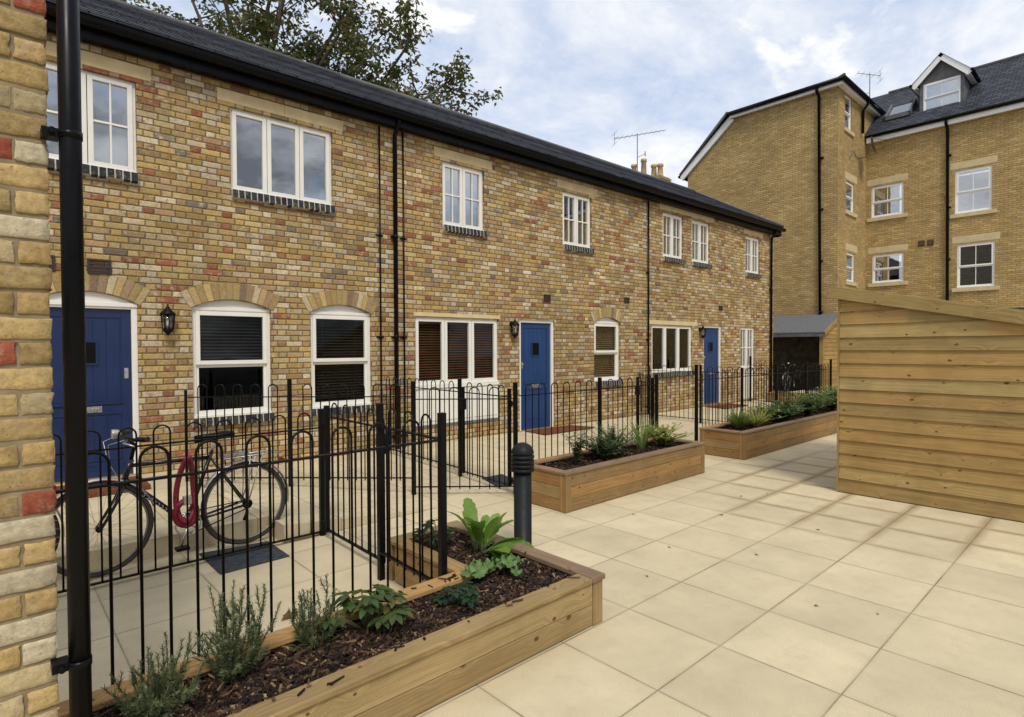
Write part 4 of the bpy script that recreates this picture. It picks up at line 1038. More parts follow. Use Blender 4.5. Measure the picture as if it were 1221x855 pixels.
def railing(label, pts, posts, rail_t=1.085, rail_b=.10, hoop_t=1.20, sp=.105, group='hoop-topped metal railings'):
    t = thing('hoop_top_railing', label, 'railing', (pts[0][0], pts[0][1], 0), 0, group)
    for p, q in zip(pts, pts[1:]): add_panel(t, None, p, q, rail_t, rail_b, hoop_t, sp)
    for p in posts: post_part(t, p[:2], p[2], p[3] if len(p) > 3 else .05)
    return t
railing('black railing rising behind the foreground planter, ending at the gatepost', [(-.75, 2.79), (1.985, 2.79), (2.01, 3.56)], [(1.985, 2.79, 1.24, .052), (2.02, 3.58, 1.24, .052)], rail_t=1.08, rail_b=.20, hoop_t=1.215)
railing('low black railing between the parked bicycle and the foreground planter', [(-.9, 4.75), (2.12, 4.78)], [(2.13, 4.78, 1.10, .055)], rail_t=.94, rail_b=.035, hoop_t=1.075)
railing('black railing in front of the first house windows, beside the ramp', [(1.62, 7.14), (2.47, 6.36), (3.46, 5.40)], [(1.62, 7.14, 1.17, .035), (2.47, 6.36, 1.29, .05), (3.46, 5.40, 1.26, .05)], rail_t=1.09, rail_b=.19, hoop_t=1.23, sp=.098)
railing('black railing panel behind the bollard, facing the white panel', [(3.46, 5.40), (4.30, 4.65)], [(4.30, 4.65, 1.24, .05)], rail_t=1.06, rail_b=.09, hoop_t=1.19, sp=.11)
railing('black railing dividing the first two yards, running up to the downpipes', [(4.36, 5.75), (4.44, 7.78)], [(4.36, 5.74, 1.24, .05)], rail_t=1.075, rail_b=.12, hoop_t=1.20)
railing('black railing behind the three-board planter', [(4.30, 4.65), (5.77, 4.65), (7.05, 4.65)], [(5.77, 4.65, 1.24, .05), (7.05, 4.65, 1.24, .05)], rail_t=1.09, rail_b=.12, hoop_t=1.21)
railing('black railing behind the long planter near the shed', [(8.14, 4.65), (9.66, 4.65), (11.06, 4.65), (12.5, 4.65), (13.9, 4.65)], [(8.14, 4.65, 1.35, .055), (9.66, 4.65, 1.26, .05), (11.06, 4.65, 1.30, .05), (12.5, 4.65, 1.28, .05), (13.9, 4.65, 1.34, .05)], rail_t=1.11, rail_b=.12, hoop_t=1.23)
railing('black railing dividing the farther yards, below the thin downpipe', [(11.06, 4.72), (11.02, 6.2), (10.98, 7.7)], [(11.02, 6.2, 1.25, .05)], rail_t=1.10, rail_b=.11, hoop_t=1.22)
railing('farthest black railing, in front of the bike shelter', [(13.9, 4.72), (15.3, 5.7), (16.2, 7.55)], [(15.3, 5.7, 1.25, .05), (16.2, 7.55, 1.35, .06)], rail_t=1.10, rail_b=.11, hoop_t=1.22)

def gate(label, p0, p1, rail_t=1.06, rail_b=.09, hoop_t=1.17, sp=.105):
    t = thing('garden_gate', label, 'gate', (p0[0], p0[1], 0), 0, 'hoop-topped garden gates')
    d = Vector((p1[0] - p0[0], p1[1] - p0[1], 0)).normalized()
    for p, hh in ((p0, hoop_t - .03), (p1, hoop_t - .06)):
        b = MB(); b.box(p[0] - .017, p[0] + .017, p[1] - .017, p[1] + .017, rail_b - .02, hh); b.build('stile', M['black'], t, bevel=.002)
    add_panel(t, None, p0, p1, rail_t, rail_b, hoop_t, sp, margin=.04)
    b = MB()
    for z in (rail_b + .06, rail_t - .07): b.tube([(p0[0] - d.x * .075, p0[1] - d.y * .075, z), (p0[0], p0[1], z)], .012, 8); b.tube([(p0[0] - d.x * .04, p0[1] - d.y * .04, z - .03), (p0[0] - d.x * .04, p0[1] - d.y * .04, z + .03)], .014, 8)
    b.build('hinge', M['black'], t)
    b = MB(); q = Vector((p1[0], p1[1], .93)); b.box(q.x - .03, q.x + .03, q.y - .03, q.y + .03, .86, 1.0); b.tube([tuple(q + d * .02), tuple(q + d * .09)], .01, 8); b.build('latch', M['black'], t, bevel=.003)
    b = MB(); a = Vector((p0[0], p0[1], rail_b)); c = Vector((p1[0], p1[1], rail_b))
    return t
gate('black gate standing between the low railing and the foreground planter arm', (2.12, 4.66), (2.10, 3.70), rail_t=1.05, rail_b=.08)
gate('black gate by the bollard, left open towards the white panel', (4.30, 4.75), (4.35, 5.66), rail_t=1.075, rail_b=.09, hoop_t=1.20)
gate('black gate left open at the gap between the two long planters', (7.09, 4.74), (7.72, 5.45), rail_t=1.085, rail_b=.10, hoop_t=1.21)

# ------------------------------------------------------------------ bollard
bo = thing('bollard', 'dark grey domed bollard with ringed head on the paving', 'bollard', (3.08, 3.25, 0))
b = MB(); b.lathe([(.085, 0), (.085, .01), (.07, .015), (.07, .66)], (3.08, 3.25, 0), 28); b.build('shaft', plain('bollard_paint', (.010, .011, .012), .5, spec=.2), bo)
b = MB(); pr = [(.071, .655), (.088, .66)]
for k in range(4):
    z = .66 + .034 * k; pr += [(.092, z), (.093, z + .018), (.086, z + .022), (.078, z + .026), (.078, z + .031), (.088, z + .034)]
for k in range(9): a = PI / 2 * k / 8; pr.append((.089 * math.cos(a) + .001, .798 + .085 * math.sin(a)))
b.lathe(pr, (3.08, 3.25, 0), 28); b.build('head', bpy.data.materials['bollard_paint'], bo)

# ------------------------------------------------------------------ brick pier and drainpipe at the left edge
pt = thing('brick_wall', 'weathered yellow and red brick wall end at the left edge', 'wall', (-.5, 2.4, 0))
b = MB(); rr = random.Random(21)
yf, xr, thk = 2.235, .147, .33
def rough_brick(b, x0, x1, y0, y1, z0, z1):
    L, Hh = x1 - x0, z1 - z0
    fx = [0, .002 / L] + [.002 / L + (1 - .004 / L) * k / 6 for k in range(1, 6)] + [1 - .002 / L, 1]
    fz = [0, .002 / Hh] + [.002 / Hh + (1 - .004 / Hh) * k / 4 for k in range(1, 4)] + [1 - .002 / Hh, 1]
    nx, nz = len(fx) - 1, len(fz) - 1
    ex = [rr.gauss(0, .0012) for _ in range(nx + 1)]; ez = [rr.gauss(0, .0018) for _ in range(nz + 1)]; et = [rr.gauss(0, .0014) for _ in range(nx + 1)]
    def P(i, j, y):
        x = x0 + L * fx[i]; z = z0 + Hh * fz[j]
        if i in (0, 1): x += ez[j]
        if i in (nx - 1, nx): x += ez[nz - j]
        if j in (0, 1): z += ex[i]
        if j in (nz - 1, nz): z += et[i]
        ed = (i in (0, nx)) + (j in (0, nz))
        return (x, y + rr.uniform(-.0004, .0004) + (.0025 if ed else 0), z)
    A = [[b.vert(*P(i, j, y0)) for i in range(nx + 1)] for j in range(nz + 1)]
    b.smooth = True
    for j in range(nz):
        for i in range(nx): b.face((A[j][i], A[j][i + 1], A[j + 1][i + 1], A[j + 1][i]))
    b.smooth = False
    Bk = [b.vert(x0, y1, z0), b.vert(x1, y1, z0), b.vert(x1, y1, z1), b.vert(x0, y1, z1)]
    b.face([A[0][i] for i in range(nx + 1)][::-1] + [Bk[0], Bk[1]]); b.face([A[nz][i] for i in range(nx + 1)] + [Bk[2], Bk[3]])
    b.face([A[j][0] for j in range(nz + 1)] + [Bk[3], Bk[0]]); b.face([A[j][nx] for j in range(nz + 1)][::-1] + [Bk[1], Bk[2]]); b.face(Bk[::-1])
z = 0.0; k = 0
while z < 4.2:
    x = xr + rr.uniform(-.004, .002); first = .076 + rr.uniform(-.004, .004) if k % 2 else .215
    L = first
    while x > -1.4:
        x2 = x - L
        rough_brick(b, x2, x, yf + rr.uniform(-.003, .003), yf + thk - .003, z + .006, z + .068 + rr.uniform(-.002, .002))
        x = x2 - .010; L = .215
    z += .075; k += 1
b.build('bricks', M['pier_brick'], pt)
b = MB(); b.box(-1.4, xr - .004, yf + .005, yf + thk - .012, 0, 4.2); b.build('mortar', M['mortar'], pt)
dp = thing('drainpipe', 'thick black drainpipe clipped to the brick wall end at left', 'pipe', (.185, 2.20, 0))
b = MB(); px, py = .196, 2.185
b.tube([(px, py, 0), (px, py, 4.2)], .0285, 28); b.build('pipe', M['plasticblack'], dp)
for z in (.665, 2.27):
    b = MB(); b.tube([(px, py, z - .011), (px, py, z + .011)], .031, 28); b.box(px - .068, px - .026, py - .006, py + .05, z - .014, z + .012); b.tube([(px - .045, py - .03, z), (px - .045, py + .03, z)], .008, 8)
    b.build('clip', M['plasticblack'], dp)

# ------------------------------------------------------------------ bicycles
def make_bike(label):
    t = thing('bicycle', label, 'bicycle', (0, 0, 0), 0, 'parked bicycles')
    RA, FA = Vector((0, 0, .345)), Vector((1.0, 0, .345)); BB = Vector((.44, 0, .275)); SC = Vector((.265, 0, .76)); HT, HB = Vector((.80, 0, .80)), Vector((.845, 0, .655))
    def v(*a): return tuple(Vector(a))
    b = MB()
    b.tube([tuple(SC), tuple(HT + Vector((.01, 0, -.03)))], .015, 10); b.tube([tuple(BB), tuple(HB + Vector((-.005, 0, .02)))], .019, 10); b.tube([tuple(BB), tuple(SC + Vector((-.015, 0, .05)))], .0155, 10)
    b.tube([tuple(HT + (HT - HB) * .1), tuple(HB)], .02, 12)
    for s_ in (-1, 1):
        b.tube([tuple(BB + Vector((0, .03 * s_, 0))), tuple(RA + Vector((0, .062 * s_, 0)))], .010, 8); b.tube([tuple(SC + Vector((0, .012 * s_, 0))), tuple(RA + Vector((0, .062 * s_, 0)))], .008, 8)
    b.tube([tuple(BB + Vector((0, -.036, 0))), tuple(BB + Vector((0, .036, 0)))], .022, 12)
    fr = b.build('frame', M['bikeblack'], t)
    # pale lettering strokes on the down tube, both sides
    dn = (HB - BB).normalized(); up = Vector((-dn.z, 0, dn.x))
    for s_ in (-1, 1):
        b = MB()
        for k in range(7):
            c = BB + dn * (.20 + .032 * k) + Vector((0, .0185 * s_, 0))
            b.tube([tuple(c + dn * .010 * math.cos(q) + up * .010 * math.sin(q)) for q in [PI * .3 + i * PI * 1.4 / 7 for i in range(8)]], .0022, 5)
        b.build('frame_lettering', M['decal'], fr)
    b = MB(); 
    b.tube([tuple(HB), tuple(HB + (HB - HT) * .12)], .02, 10)
    for s_ in (-1, 1): b.tube([tuple(HB + Vector((.005, .03 * s_, -.02))), (.90, .05 * s_, .52), (.955, .055 * s_, .42), tuple(FA + Vector((0, .055 * s_, 0)))], .011, 8)
    b.tube([tuple(HB + Vector((.005, -.04, -.02))), tuple(HB + Vector((.005, .04, -.02)))], .014, 8)
    b.build('fork', M['bikeblack'], t)
    def wheel(c):
        Rr = .325; n = 40
        tb = MB(); tb.tube([(c.x + Rr * math.cos(2 * PI * k / n), 0, c.z + Rr * math.sin(2 * PI * k / n)) for k in range(n)], .0165, 8, closed=True)
        w = tb.build('wheel', M['gumwall'], t)
        rb = MB(); rb.tube([(c.x + .302 * math.cos(2 * PI * k / n), 0, c.z + .302 * math.sin(2 * PI * k / n)) for k in range(n)], .008, 8, closed=True); rb.build('rim', M['rimgrey'], w)
        sb = MB()
        for k in range(28):
            a = 2 * PI * k / 28; a2 = a + (.5 if k % 2 else -.5); s_ = .028 if k % 4 < 2 else -.028
            sb.tube([(c.x + .022 * math.cos(a2), s_, c.z + .022 * math.sin(a2)), (c.x + .297 * math.cos(a), 0, c.z + .297 * math.sin(a))], .0011, 4, caps=False)
        sb.build('spokes', M['alu'], w)
        hb = MB(); hb.tube([(c.x, -.06, c.z), (c.x, .06, c.z)], .009, 8); hb.tube([(c.x, -.032, c.z), (c.x, .032, c.z)], .019, 12); hb.build('hub', M['black'], w)
    wheel(RA); wheel(FA)
    for (c, a0, a1) in ((RA, -10, 150), (FA, 20, 165)):
        b = MB(); n = 22
        for k in range(n):
            A0, A1 = rad(a0 + (a1 - a0) * k / n), rad(a0 + (a1 - a0) * (k + 1) / n)
            if c is RA: A0, A1 = PI - A0, PI - A1
            prev = None
            for (yy, ro) in ((-.026, .352), (-.016, .362), (0, .366), (.016, .362), (.026, .352)):
                cur = [(c.x + ro * math.cos(q), yy, c.z + ro * math.sin(q)) for q in (A0, A1)]
                if prev: b.poly([prev[0], prev[1], cur[1], cur[0]])
                prev = cur
        b.build('mudguard', M['alu'], t)
        b = None
    b = MB(); b.tube([tuple(SC + Vector((-.015, 0, .05))), (.225, 0, .90)], .0125, 8); b.build('seat_post', M['alu'], t)
    b = MB(); b.smooth = True
    sec = [(-.13 + .225, .062, .935), (-.08 + .225, .072, .94), (0.0 + .225, .052, .93), (.07 + .225, .024, .928), (.15 + .225, .014, .922)]
    rings = []
    for (x, hw, z) in sec: rings.append([b.vert(x, hw * math.cos(2 * PI * k / 12), z + (.022 if math.sin(2 * PI * k / 12) > 0 else .04) * math.sin(2 * PI * k / 12)) for k in range(12)])
    for A_, B_ in zip(rings, rings[1:]):
        for k in range(12): b.face((A_[k], A_[(k + 1) % 12], B_[(k + 1) % 12], B_[k]))
    b.face(rings[0][::-1]); b.face(rings[-1]); b.build('saddle', M['plasticblack'], t)
    b = MB(); b.tube([tuple(HT), (.775, 0, .92), (.83, 0, .985)], .014, 10); b.tube([(.76, -.29, .99), (.81, -.24, .985), (.84, -.1, .985), (.84, .1, .985), (.81, .24, .985), (.76, .29, .99)], .0125, 10); hbz = b.build('handlebar', M['black'], t)
    for s_ in (-1, 1):
        b = MB(); b.tube([(.745, .30 * s_, .99), (.80, .22 * s_, .987)], .018, 10); b.build('grip', M['rubber'], hbz)
        b = MB(); b.tube([(.835, .15 * s_, .98), (.875, .19 * s_, .965), (.83, .29 * s_, .95)], .006, 6); b.build('brake_lever', M['alu'], hbz)
    b = MB()
    for s_ in (-1, 1): b.tube([(.86, .15 * s_, .98), (.95, .1 * s_, .95), (.93, .03 * s_, .80), (.86, .01 * s_, .66)], .0028, 5)
    b.build('brake_cable', M['alu'], hbz)
    b = MB(); b.lathe([(.018, 0), (.03, .02), (.034, .05), (.034, .055)], (0, 0, 0), 14); b.v = [(.86 + p[2], p[1] + .02, 1.015 + p[0]) for p in b.v]; b.build('front_light', M['alu'], t)
    b = MB()   # carrier
    for s_ in (-1, 1):
        b.tube([(.20, .05 * s_, .735), (-.18, .065 * s_, .745), (-.28, .05 * s_, .74)], .007, 6); b.tube([tuple(RA + Vector((0, .07 * s_, .02))), (-.12, .065 * s_, .745)], .005, 6); b.tube([tuple(RA + Vector((0, .07 * s_, .02))), (-.02, .065 * s_, .745)], .005, 6)
    for k in range(5): b.tube([(.16 - .1 * k, -.055, .742), (.16 - .1 * k, .055, .742)], .005, 6)
    b.box(-.02, .16, -.04, .04, .75, .765); b.build('carrier', M['alu'], t)
    b = MB(); b.tube([(-.30, -.02, .66), (-.30, .02, .66)], .025, 10); b.build('rear_light', M['lock'], t)
    b = MB(); n = 30
    b.tube([(BB.x + .088 * math.cos(2 * PI * k / n), .048, BB.z + .088 * math.sin(2 * PI * k / n)) for k in range(n)], .006, 6, closed=True)
    for k in range(5): b.tube([(BB.x, .048, BB.z), (BB.x + .086 * math.cos(2 * PI * k / 5), .048, BB.z + .086 * math.sin(2 * PI * k / 5))], .007, 6)
    b.tube([(BB.x, .06, BB.z), (BB.x + .06, .075, BB.z - .16)], .010, 8); b.tube([(BB.x, -.06, BB.z), (BB.x - .06, -.075, BB.z + .16)], .010, 8)
    ck = b.build('crankset', M['alu'], t)
    for s_ in (-1, 1):
        b = MB(); c = (BB.x + .06 * s_, .115 * s_, BB.z - .16 * s_); b.box(c[0] - .045, c[0] + .045, c[1] - .038, c[1] + .038, c[2] - .011, c[2] + .011); b.build('pedal', M['black'], ck, bevel=.003)
    b = MB()
    for s_ in (1, -1): b.tube([(BB.x, .048, BB.z + .088 * s_), (0.0, .048, RA.z + .035 * s_)], .0045, 5)
    b.tube([(0, .045, RA.z), (0, .052, RA.z)], .04, 16); b.tube([(.0, .05, RA.z - .05), (.03, .05, RA.z - .13)], .012, 8); b.build('chain', M['black'], t)
    return t
bk = make_bike('black bicycle with silver mudguards parked between railing and raised landing')
bk.location = (1.565, 5.0, 0.002); bk.rotation_euler = (0, 0, PI + .02)
bk2 = copy_tree(bk); bk2['label'] = 'second bicycle mostly hidden by the brick wall end, behind the drainpipe'
bk2.location = (.50, 4.93, .002); bk2.rotation_euler = (0, 0, PI + .05)
bk2.location = (.02, 5.10, .002); bk2.rotation_euler = (0, 0, PI - .01)
for k, (x, y) in enumerate(((22.3, 8.6), (22.35, 9.5))):
    c = copy_tree(bk); c['label'] = ('bicycle in the dark shelter, nearer its open timber side', 'bicycle deeper in the dark shelter, nearer the terrace end')[k]
    c.location = (x, y, .0); c.rotation_euler = (0, 0, PI + .2 * k)
lk = thing('chain_lock', 'red sleeved chain lock hanging from the bicycle frame', 'lock', (1.1, 4.98, .4))
b = MB(); n = 36; cx_, cz_ = 1.115, .0
pts = []
for k in range(n):
    a = 2 * PI * k / n; pts.append((1.118 + (.058 - .022 * math.sin(a)) * math.cos(a) + .01 * math.sin(a), 4.955 + .035 * math.cos(a * 2), .545 + .245 * math.sin(a)))
b.tube(pts, .021, 8, closed=True)
pts = [(1.11 + .075 * math.cos(2 * PI * k / 20), 4.935 + .01 * math.sin(4 * PI * k / 20), .365 + .095 * math.sin(2 * PI * k / 20)) for k in range(20)]
b.tube(pts, .022, 8, closed=True); b.build('sleeve', M['lock'], lk)
b = MB(); b.box(1.085, 1.145, 4.90, 4.93, .43, .50); b.build('padlock', M['chrome'], lk, bevel=.006)

# ------------------------------------------------------------------ mats, litter
def mat_thing(name, label, cat, pts, z, h, m, group=None):
    b = MB(); b.prism([(p[0], p[1], z) for p in pts], (0, 0, h)); o = b.build(name, m, None, bevel=.003); tag(o, label, cat, group); return o
mat_thing('doormat', 'rusty brown doormat before the middle blue door', 'doormat', [hxf(7.38, -.62, 0), hxf(8.75, -.62, 0), hxf(8.6, -.08, 0), hxf(7.38, -.08, 0)], .057, .018, M['mat_coir'], 'brown doormats')
mat_thing('doormat', 'rusty brown doormat before the far blue door', 'doormat', [hxf(13.8, -.62, 0), hxf(15.0, -.62, 0), hxf(15.0, -.08, 0), hxf(13.8, -.08, 0)], .057, .018, M['mat_coir'], 'brown doormats')
mat_thing('doormat', 'reddish brown mat block on the landing behind the bicycle', 'doormat', [(.45, 7.0), (1.25, 7.0), (1.25, 7.6), (.45, 7.6)], .154, .05, M['mat_coir'], 'brown doormats')
mat_thing('ground_mat', 'dark grey slate-like mat under the bicycle rear wheel', 'mat', [(1.21, 4.44), (1.72, 4.46), (1.72, 4.93), (1.21, 5.01)], .003, .006, M['mat_grey'])  # this and the next are grey mats lying on the paving
mat_thing('ground_mat', 'blue grey mat at the foot of the railing behind the bollard', 'mat', [(4.36, 5.0), (4.7, 5.0), (4.85, 5.5), (4.5, 5.5)], .003, .006, M['mat_grey'])
rr = random.Random(5)
def leaf_litter(label, x, y, z, s, rot, group=None, mat='deadleaf'):
    b = MB(); n = 12; pr = []
    for k in range(n):
        a = 2 * PI * k / n; r = s * (.55 + .45 * (k % 2)) * rr.uniform(.7, 1.1); pr.append((x + r * math.cos(a + rot), y + .75 * r * math.sin(a + rot), z + rr.uniform(.003, .015) * (s / .06)))
    c = b.vert(x, y, z + .004 * s / .06); ids = [b.vert(*p) for p in pr]
    for k in range(n): b.face((c, ids[k], ids[(k + 1) % n]))
    b.tube([(x, y, z + .006), (x + s * 1.5 * math.cos(rot), y + s * 1.5 * math.sin(rot), z + .004)], .0015, 5)
    o = b.build('fallen_leaf', M[mat]); tag(o, label, 'leaf', group); return o
leaf_litter('large brown dead leaf lying on the paving behind the third rosemary', 1.33, 3.45, .004, .07, 1.0)
for k, (x, y) in enumerate([(3.05, 2.55), (3.42, 2.33), (4.6, 3.3), (4.05, 2.55), (3.8, 1.35), (4.4, 2.0), (6.3, 2.75), (3.95, 1.05), (5.4, 1.9), (6.0, 2.9), (5.2, 2.7)]):
    leaf_litter('tiny brown leaf scrap on the pale paving slabs', x, y, .003, rr.uniform(.010, .02), rr.uniform(0, 6), 'leaf scraps on the paving')

# ------------------------------------------------------------------ plants
def leaf_blade(b, base, d, up, L, W, bend=.3, n=5, fold=.25, shape=None):
    d = Vector(d).normalized(); up = Vector(up); up = (up - d * up.dot(d)).normalized(); s_ = d.cross(up)
    p = Vector(base); prev = None; cd, cu = d.copy(), up.copy()
    for k in range(n + 1):
        t = k / n; w = W / 2 * (shape(t) if shape else math.sin(PI * min(1, t * .92 + .06)) ** .8)
        l = b.vert(*(p - s_ * w + cu * w * fold)); c = b.vert(*p); r = b.vert(*(p + s_ * w + cu * w * fold))
        if prev: b.face((prev[0], prev[1], c, l)); b.face((prev[1], prev[2], r, c))
        prev = (l, c, r); rot = Matrix.Rotation(-bend / n, 3, s_); cd = rot @ cd; cu = rot @ cu; p = p + cd * L / n

def plant(name, label, cat, x, y, z, mat, fill, group=None, stem=True):
    t = thing(name, label, cat, (x, y, z), 0, group)
    L, Sm = MB(), MB(); L.smooth = True; fill(L, Sm, Vector((x, y, z)))
    L.build('leaves', M[mat], t)
    if Sm.v: Sm.build('stems', M['stem'], t)
    return t
def f_rosemary(seed, h, n, spread):
    r = random.Random(seed)
    def f(L, Sm, o):
        def sprig(p, d, H, sub):
            pts = [tuple(p)]; q = p.copy(); st = .0085; k = 0
            while k * st < H:
                d = (d + Vector((r.gauss(0, .045), r.gauss(0, .045), .035))).normalized(); q = q + d * st; pts.append(tuple(q)); k += 1
                tfr = k * st / H
                if tfr > .06:
                    for m in range(5):
                        aa = r.uniform(0, 2 * PI); s_ = d.orthogonal().normalized(); s_.rotate(Matrix.Rotation(aa, 3, d)); ld = (s_ * .85 + d * .7).normalized()
                        ln = r.uniform(.016, .030) * (1.1 - .45 * tfr); sd = ld.cross(d).normalized() * .0021; e = q + ld * ln
                        L.face([L.vert(*(q - sd)), L.vert(*(q + sd)), L.vert(*(e + sd * .5)), L.vert(*(e - sd * .5))])
                if sub and r.random() < .10 and tfr < .75:
                    aa = r.uniform(0, 2 * PI); s_ = d.orthogonal().normalized(); s_.rotate(Matrix.Rotation(aa, 3, d)); sprig(q.copy(), (s_ * .9 + d).normalized(), H * r.uniform(.25, .5) * (1 - tfr * .5), False)
            Sm.tube(pts[::3] + [pts[-1]], .0018, 5)
        for i in range(n):
            a = r.uniform(0, 2 * PI); tl = r.uniform(.05, spread); H = h * r.uniform(.5, 1.08)
            sprig(o + Vector((math.cos(a) * .035, math.sin(a) * .035, 0)), Vector((math.cos(a) * tl, math.sin(a) * tl, 1)).normalized(), H, True)
    return f
def f_broad(seed, n, L0, W0, lift=(.4, 1.3), bend=.9):
    r = random.Random(seed)
    def f(L, Sm, o):
        for i in range(n):
            a = 2 * PI * i * .618 + r.uniform(-.4, .4); el = r.uniform(*lift) if i % 3 else r.uniform(.15, .5)
            if i % 3 == 0: a = -.74 + r.uniform(-1.3, 1.3)
            d = Vector((math.cos(a) * math.cos(el), math.sin(a) * math.cos(el), math.sin(el)))
            ln = L0 * r.uniform(.65, 1.15); b0 = o + Vector((r.uniform(-.03, .03), r.uniform(-.03, .03), .01)); st = b0 + d * ln * .32
            Sm.tube([tuple(b0), tuple(st)], .0035, 6)
            ph = r.uniform(0, 6)
            up = Vector((r.gauss(0, .3), r.gauss(0, .3), 1)) if el < 1.15 else Vector((math.cos(a + PI), math.sin(a + PI), .2))
            leaf_blade(L, st, d, up, ln * .8, W0 * r.uniform(.75, 1.25) * (1.25 if i % 3 == 0 else 1), bend * r.uniform(-.1, 1.3), 12, r.uniform(.1, .35), lambda t: (math.sin(PI * min(1, t * .96 + .02) ** 1.3) ** .6 + .10) * (1 + .11 * math.sin(t * 33 + ph)) if t < .995 else .10)
    return f
def f_palmate(seed, n, h, L0, W0, fingers=6):
    r = random.Random(seed)
    def f(L, Sm, o):
        for i in range(n):
            a = r.uniform(0, 2 * PI); el = r.uniform(.5, 1.3); d = Vector((math.cos(a) * math.cos(el), math.sin(a) * math.cos(el), math.sin(el))); H = h * r.uniform(.55, 1.05); p = o + d * H
            Sm.tube([tuple(o), tuple(o + d * H * .6 + Vector((0, 0, .01))), tuple(p)], .0032, 5)
            for k in range(fingers):
                an = a + (k - (fingers - 1) / 2) * (4.2 / fingers); ld = Vector((math.cos(an), math.sin(an), r.uniform(-.15, .25)))
                leaf_blade(L, p, ld, (0, 0, 1), L0 * r.uniform(.8, 1.15) * (1 - .06 * abs(k - (fingers - 1) / 2)), W0, .55, 5, .2)
    return f
def f_lobed(seed, n, h, R0):
    r = random.Random(seed)
    def f(L, Sm, o):
        for i in range(n):
            a = r.uniform(0, 2 * PI); rad_ = r.uniform(.02, .16); H = h * r.uniform(.4, 1.0); p = o + Vector((math.cos(a) * rad_, math.sin(a) * rad_, H)); Sm.tube([tuple(o), tuple(o + (p - o) * .6 + Vector((0, 0, .01))), tuple(p)], .002, 5)
            nx = Vector((math.cos(a) * .5 + r.gauss(0, .2), math.sin(a) * .5 + r.gauss(0, .2), 1)).normalized(); u = nx.orthogonal().normalized(); w = nx.cross(u); R1 = R0 * r.uniform(.6, 1.15)
            c = L.vert(*(p - nx * .006)); m = 30; ids = []
            for k in range(m):
                t = 2 * PI * k / m; rr_ = R1 * (.72 + .28 * abs(math.cos(2.5 * t)) ** .7 + .05 * math.cos(15 * t)); ids.append(L.vert(*(p + (u * math.cos(t) + w * math.sin(t)) * rr_ + nx * (.012 * math.cos(5 * t)))))
            for k in range(m): L.face((c, ids[k], ids[(k + 1) % m]))
    return f
def f_shrub(seed, n, h, spread, lf, lw, perstem=16):
    r = random.Random(seed)
    def f(L, Sm, o):
        for i in range(n):
            a = r.uniform(0, 2 * PI); tl = r.uniform(.0, spread); H = h * r.uniform(.5, 1.1); top = o + Vector((math.cos(a) * tl, math.sin(a) * tl, H)); mid = o + Vector((math.cos(a) * tl * .4, math.sin(a) * tl * .4, H * .6)); Sm.tube([tuple(o), tuple(mid), tuple(top)], .0025, 5)
            for k in range(perstem):
                t = .2 + .8 * k / perstem; p = o.lerp(mid, min(1, t / .6)) if t < .6 else mid.lerp(top, (t - .6) / .4); aa = r.uniform(0, 2 * PI); ld = Vector((math.cos(aa), math.sin(aa), r.uniform(0, .9)))
                leaf_blade(L, p, ld, (0, 0, 1), lf * r.uniform(.7, 1.2), lw, .4, 3, .2)
    return f
def f_grass(seed, n, h, w, spread=.25):
    r = random.Random(seed)
    def f(L, Sm, o):
        for i in range(n):
            a = r.uniform(0, 2 * PI); d = Vector((math.cos(a) * r.uniform(.05, spread * 2), math.sin(a) * r.uniform(.05, spread * 2), 1)); p = o + Vector((math.cos(a), math.sin(a), 0)) * r.uniform(0, .05); leaf_blade(L, p, d, (math.cos(a + PI), math.sin(a + PI), .3), h * r.uniform(.6, 1.1), w, -.0 + r.uniform(.1, .9), 4, .15)
    return f
zs1 = SOIL1
plant('rosemary_plant', 'rosemary nearest the drainpipe, bending low over the mulch', 'plant', .46, 2.52, zs1, 'rosemary', f_rosemary(1, .25, 26, 2.0), 'rosemary plants')
plant('rosemary_plant', 'tallest rosemary, middle of the three in the foreground planter', 'plant', .74, 2.56, zs1, 'rosemary', f_rosemary(2, .36, 24, .95), 'rosemary plants')
plant('rosemary_plant', 'rosemary beside the large palmate-leaved plant', 'plant', 1.11, 2.58, zs1, 'rosemary', f_rosemary(3, .31, 16, .9), 'rosemary plants')
plant('hellebore_plant', 'green hellebore with pointed palmate leaves right of the rosemaries', 'plant', 1.35, 2.54, zs1, 'palmleaf', f_palmate(4, 22, .21, .085, .034), 'leafy plants in the foreground planter')
plant('leafy_plant', 'small dark green plant at the inner corner of the L-shaped planter', 'plant', 1.83, 2.46, zs1, 'darkleaf', f_palmate(5, 15, .13, .055, .034, 4), 'leafy plants in the foreground planter')
plant('leafy_plant', 'dark green plant at the far end behind the gatepost', 'plant', 2.30, 3.28, zs1, 'darkleaf', f_palmate(6, 13, .18, .07, .035, 4), 'leafy plants in the foreground planter')
plant('foxglove_plant', 'big bright green foxglove-like plant with broad leaves before the bollard', 'plant', 2.42, 2.96, zs1, 'broad', f_broad(8, 19, .33, .078, (.85, 1.48), .8), 'leafy plants in the foreground planter')
plant('geranium_plant', 'pale green lobed-leaf plant beside the rim near the bollard', 'plant', 2.33, 2.62, zs1, 'geranium', f_lobed(9, 18, .12, .045), 'leafy plants in the foreground planter')
plant('geranium_plant', 'single light green plant with maple-like leaves left of the pale cluster', 'plant', 2.13, 2.66, zs1, 'geranium', f_lobed(10, 7, .11, .055), 'leafy plants in the foreground planter')
z2 = SOIL2 + .02
plant('shrub', 'upright twiggy dark shrub at the bollard end of the three-board planter', 'plant', 4.72, 4.12, z2, 'shrubleaf', f_shrub(11, 18, .36, .22, .05, .022, 16), 'shrubs in the three-board planter')
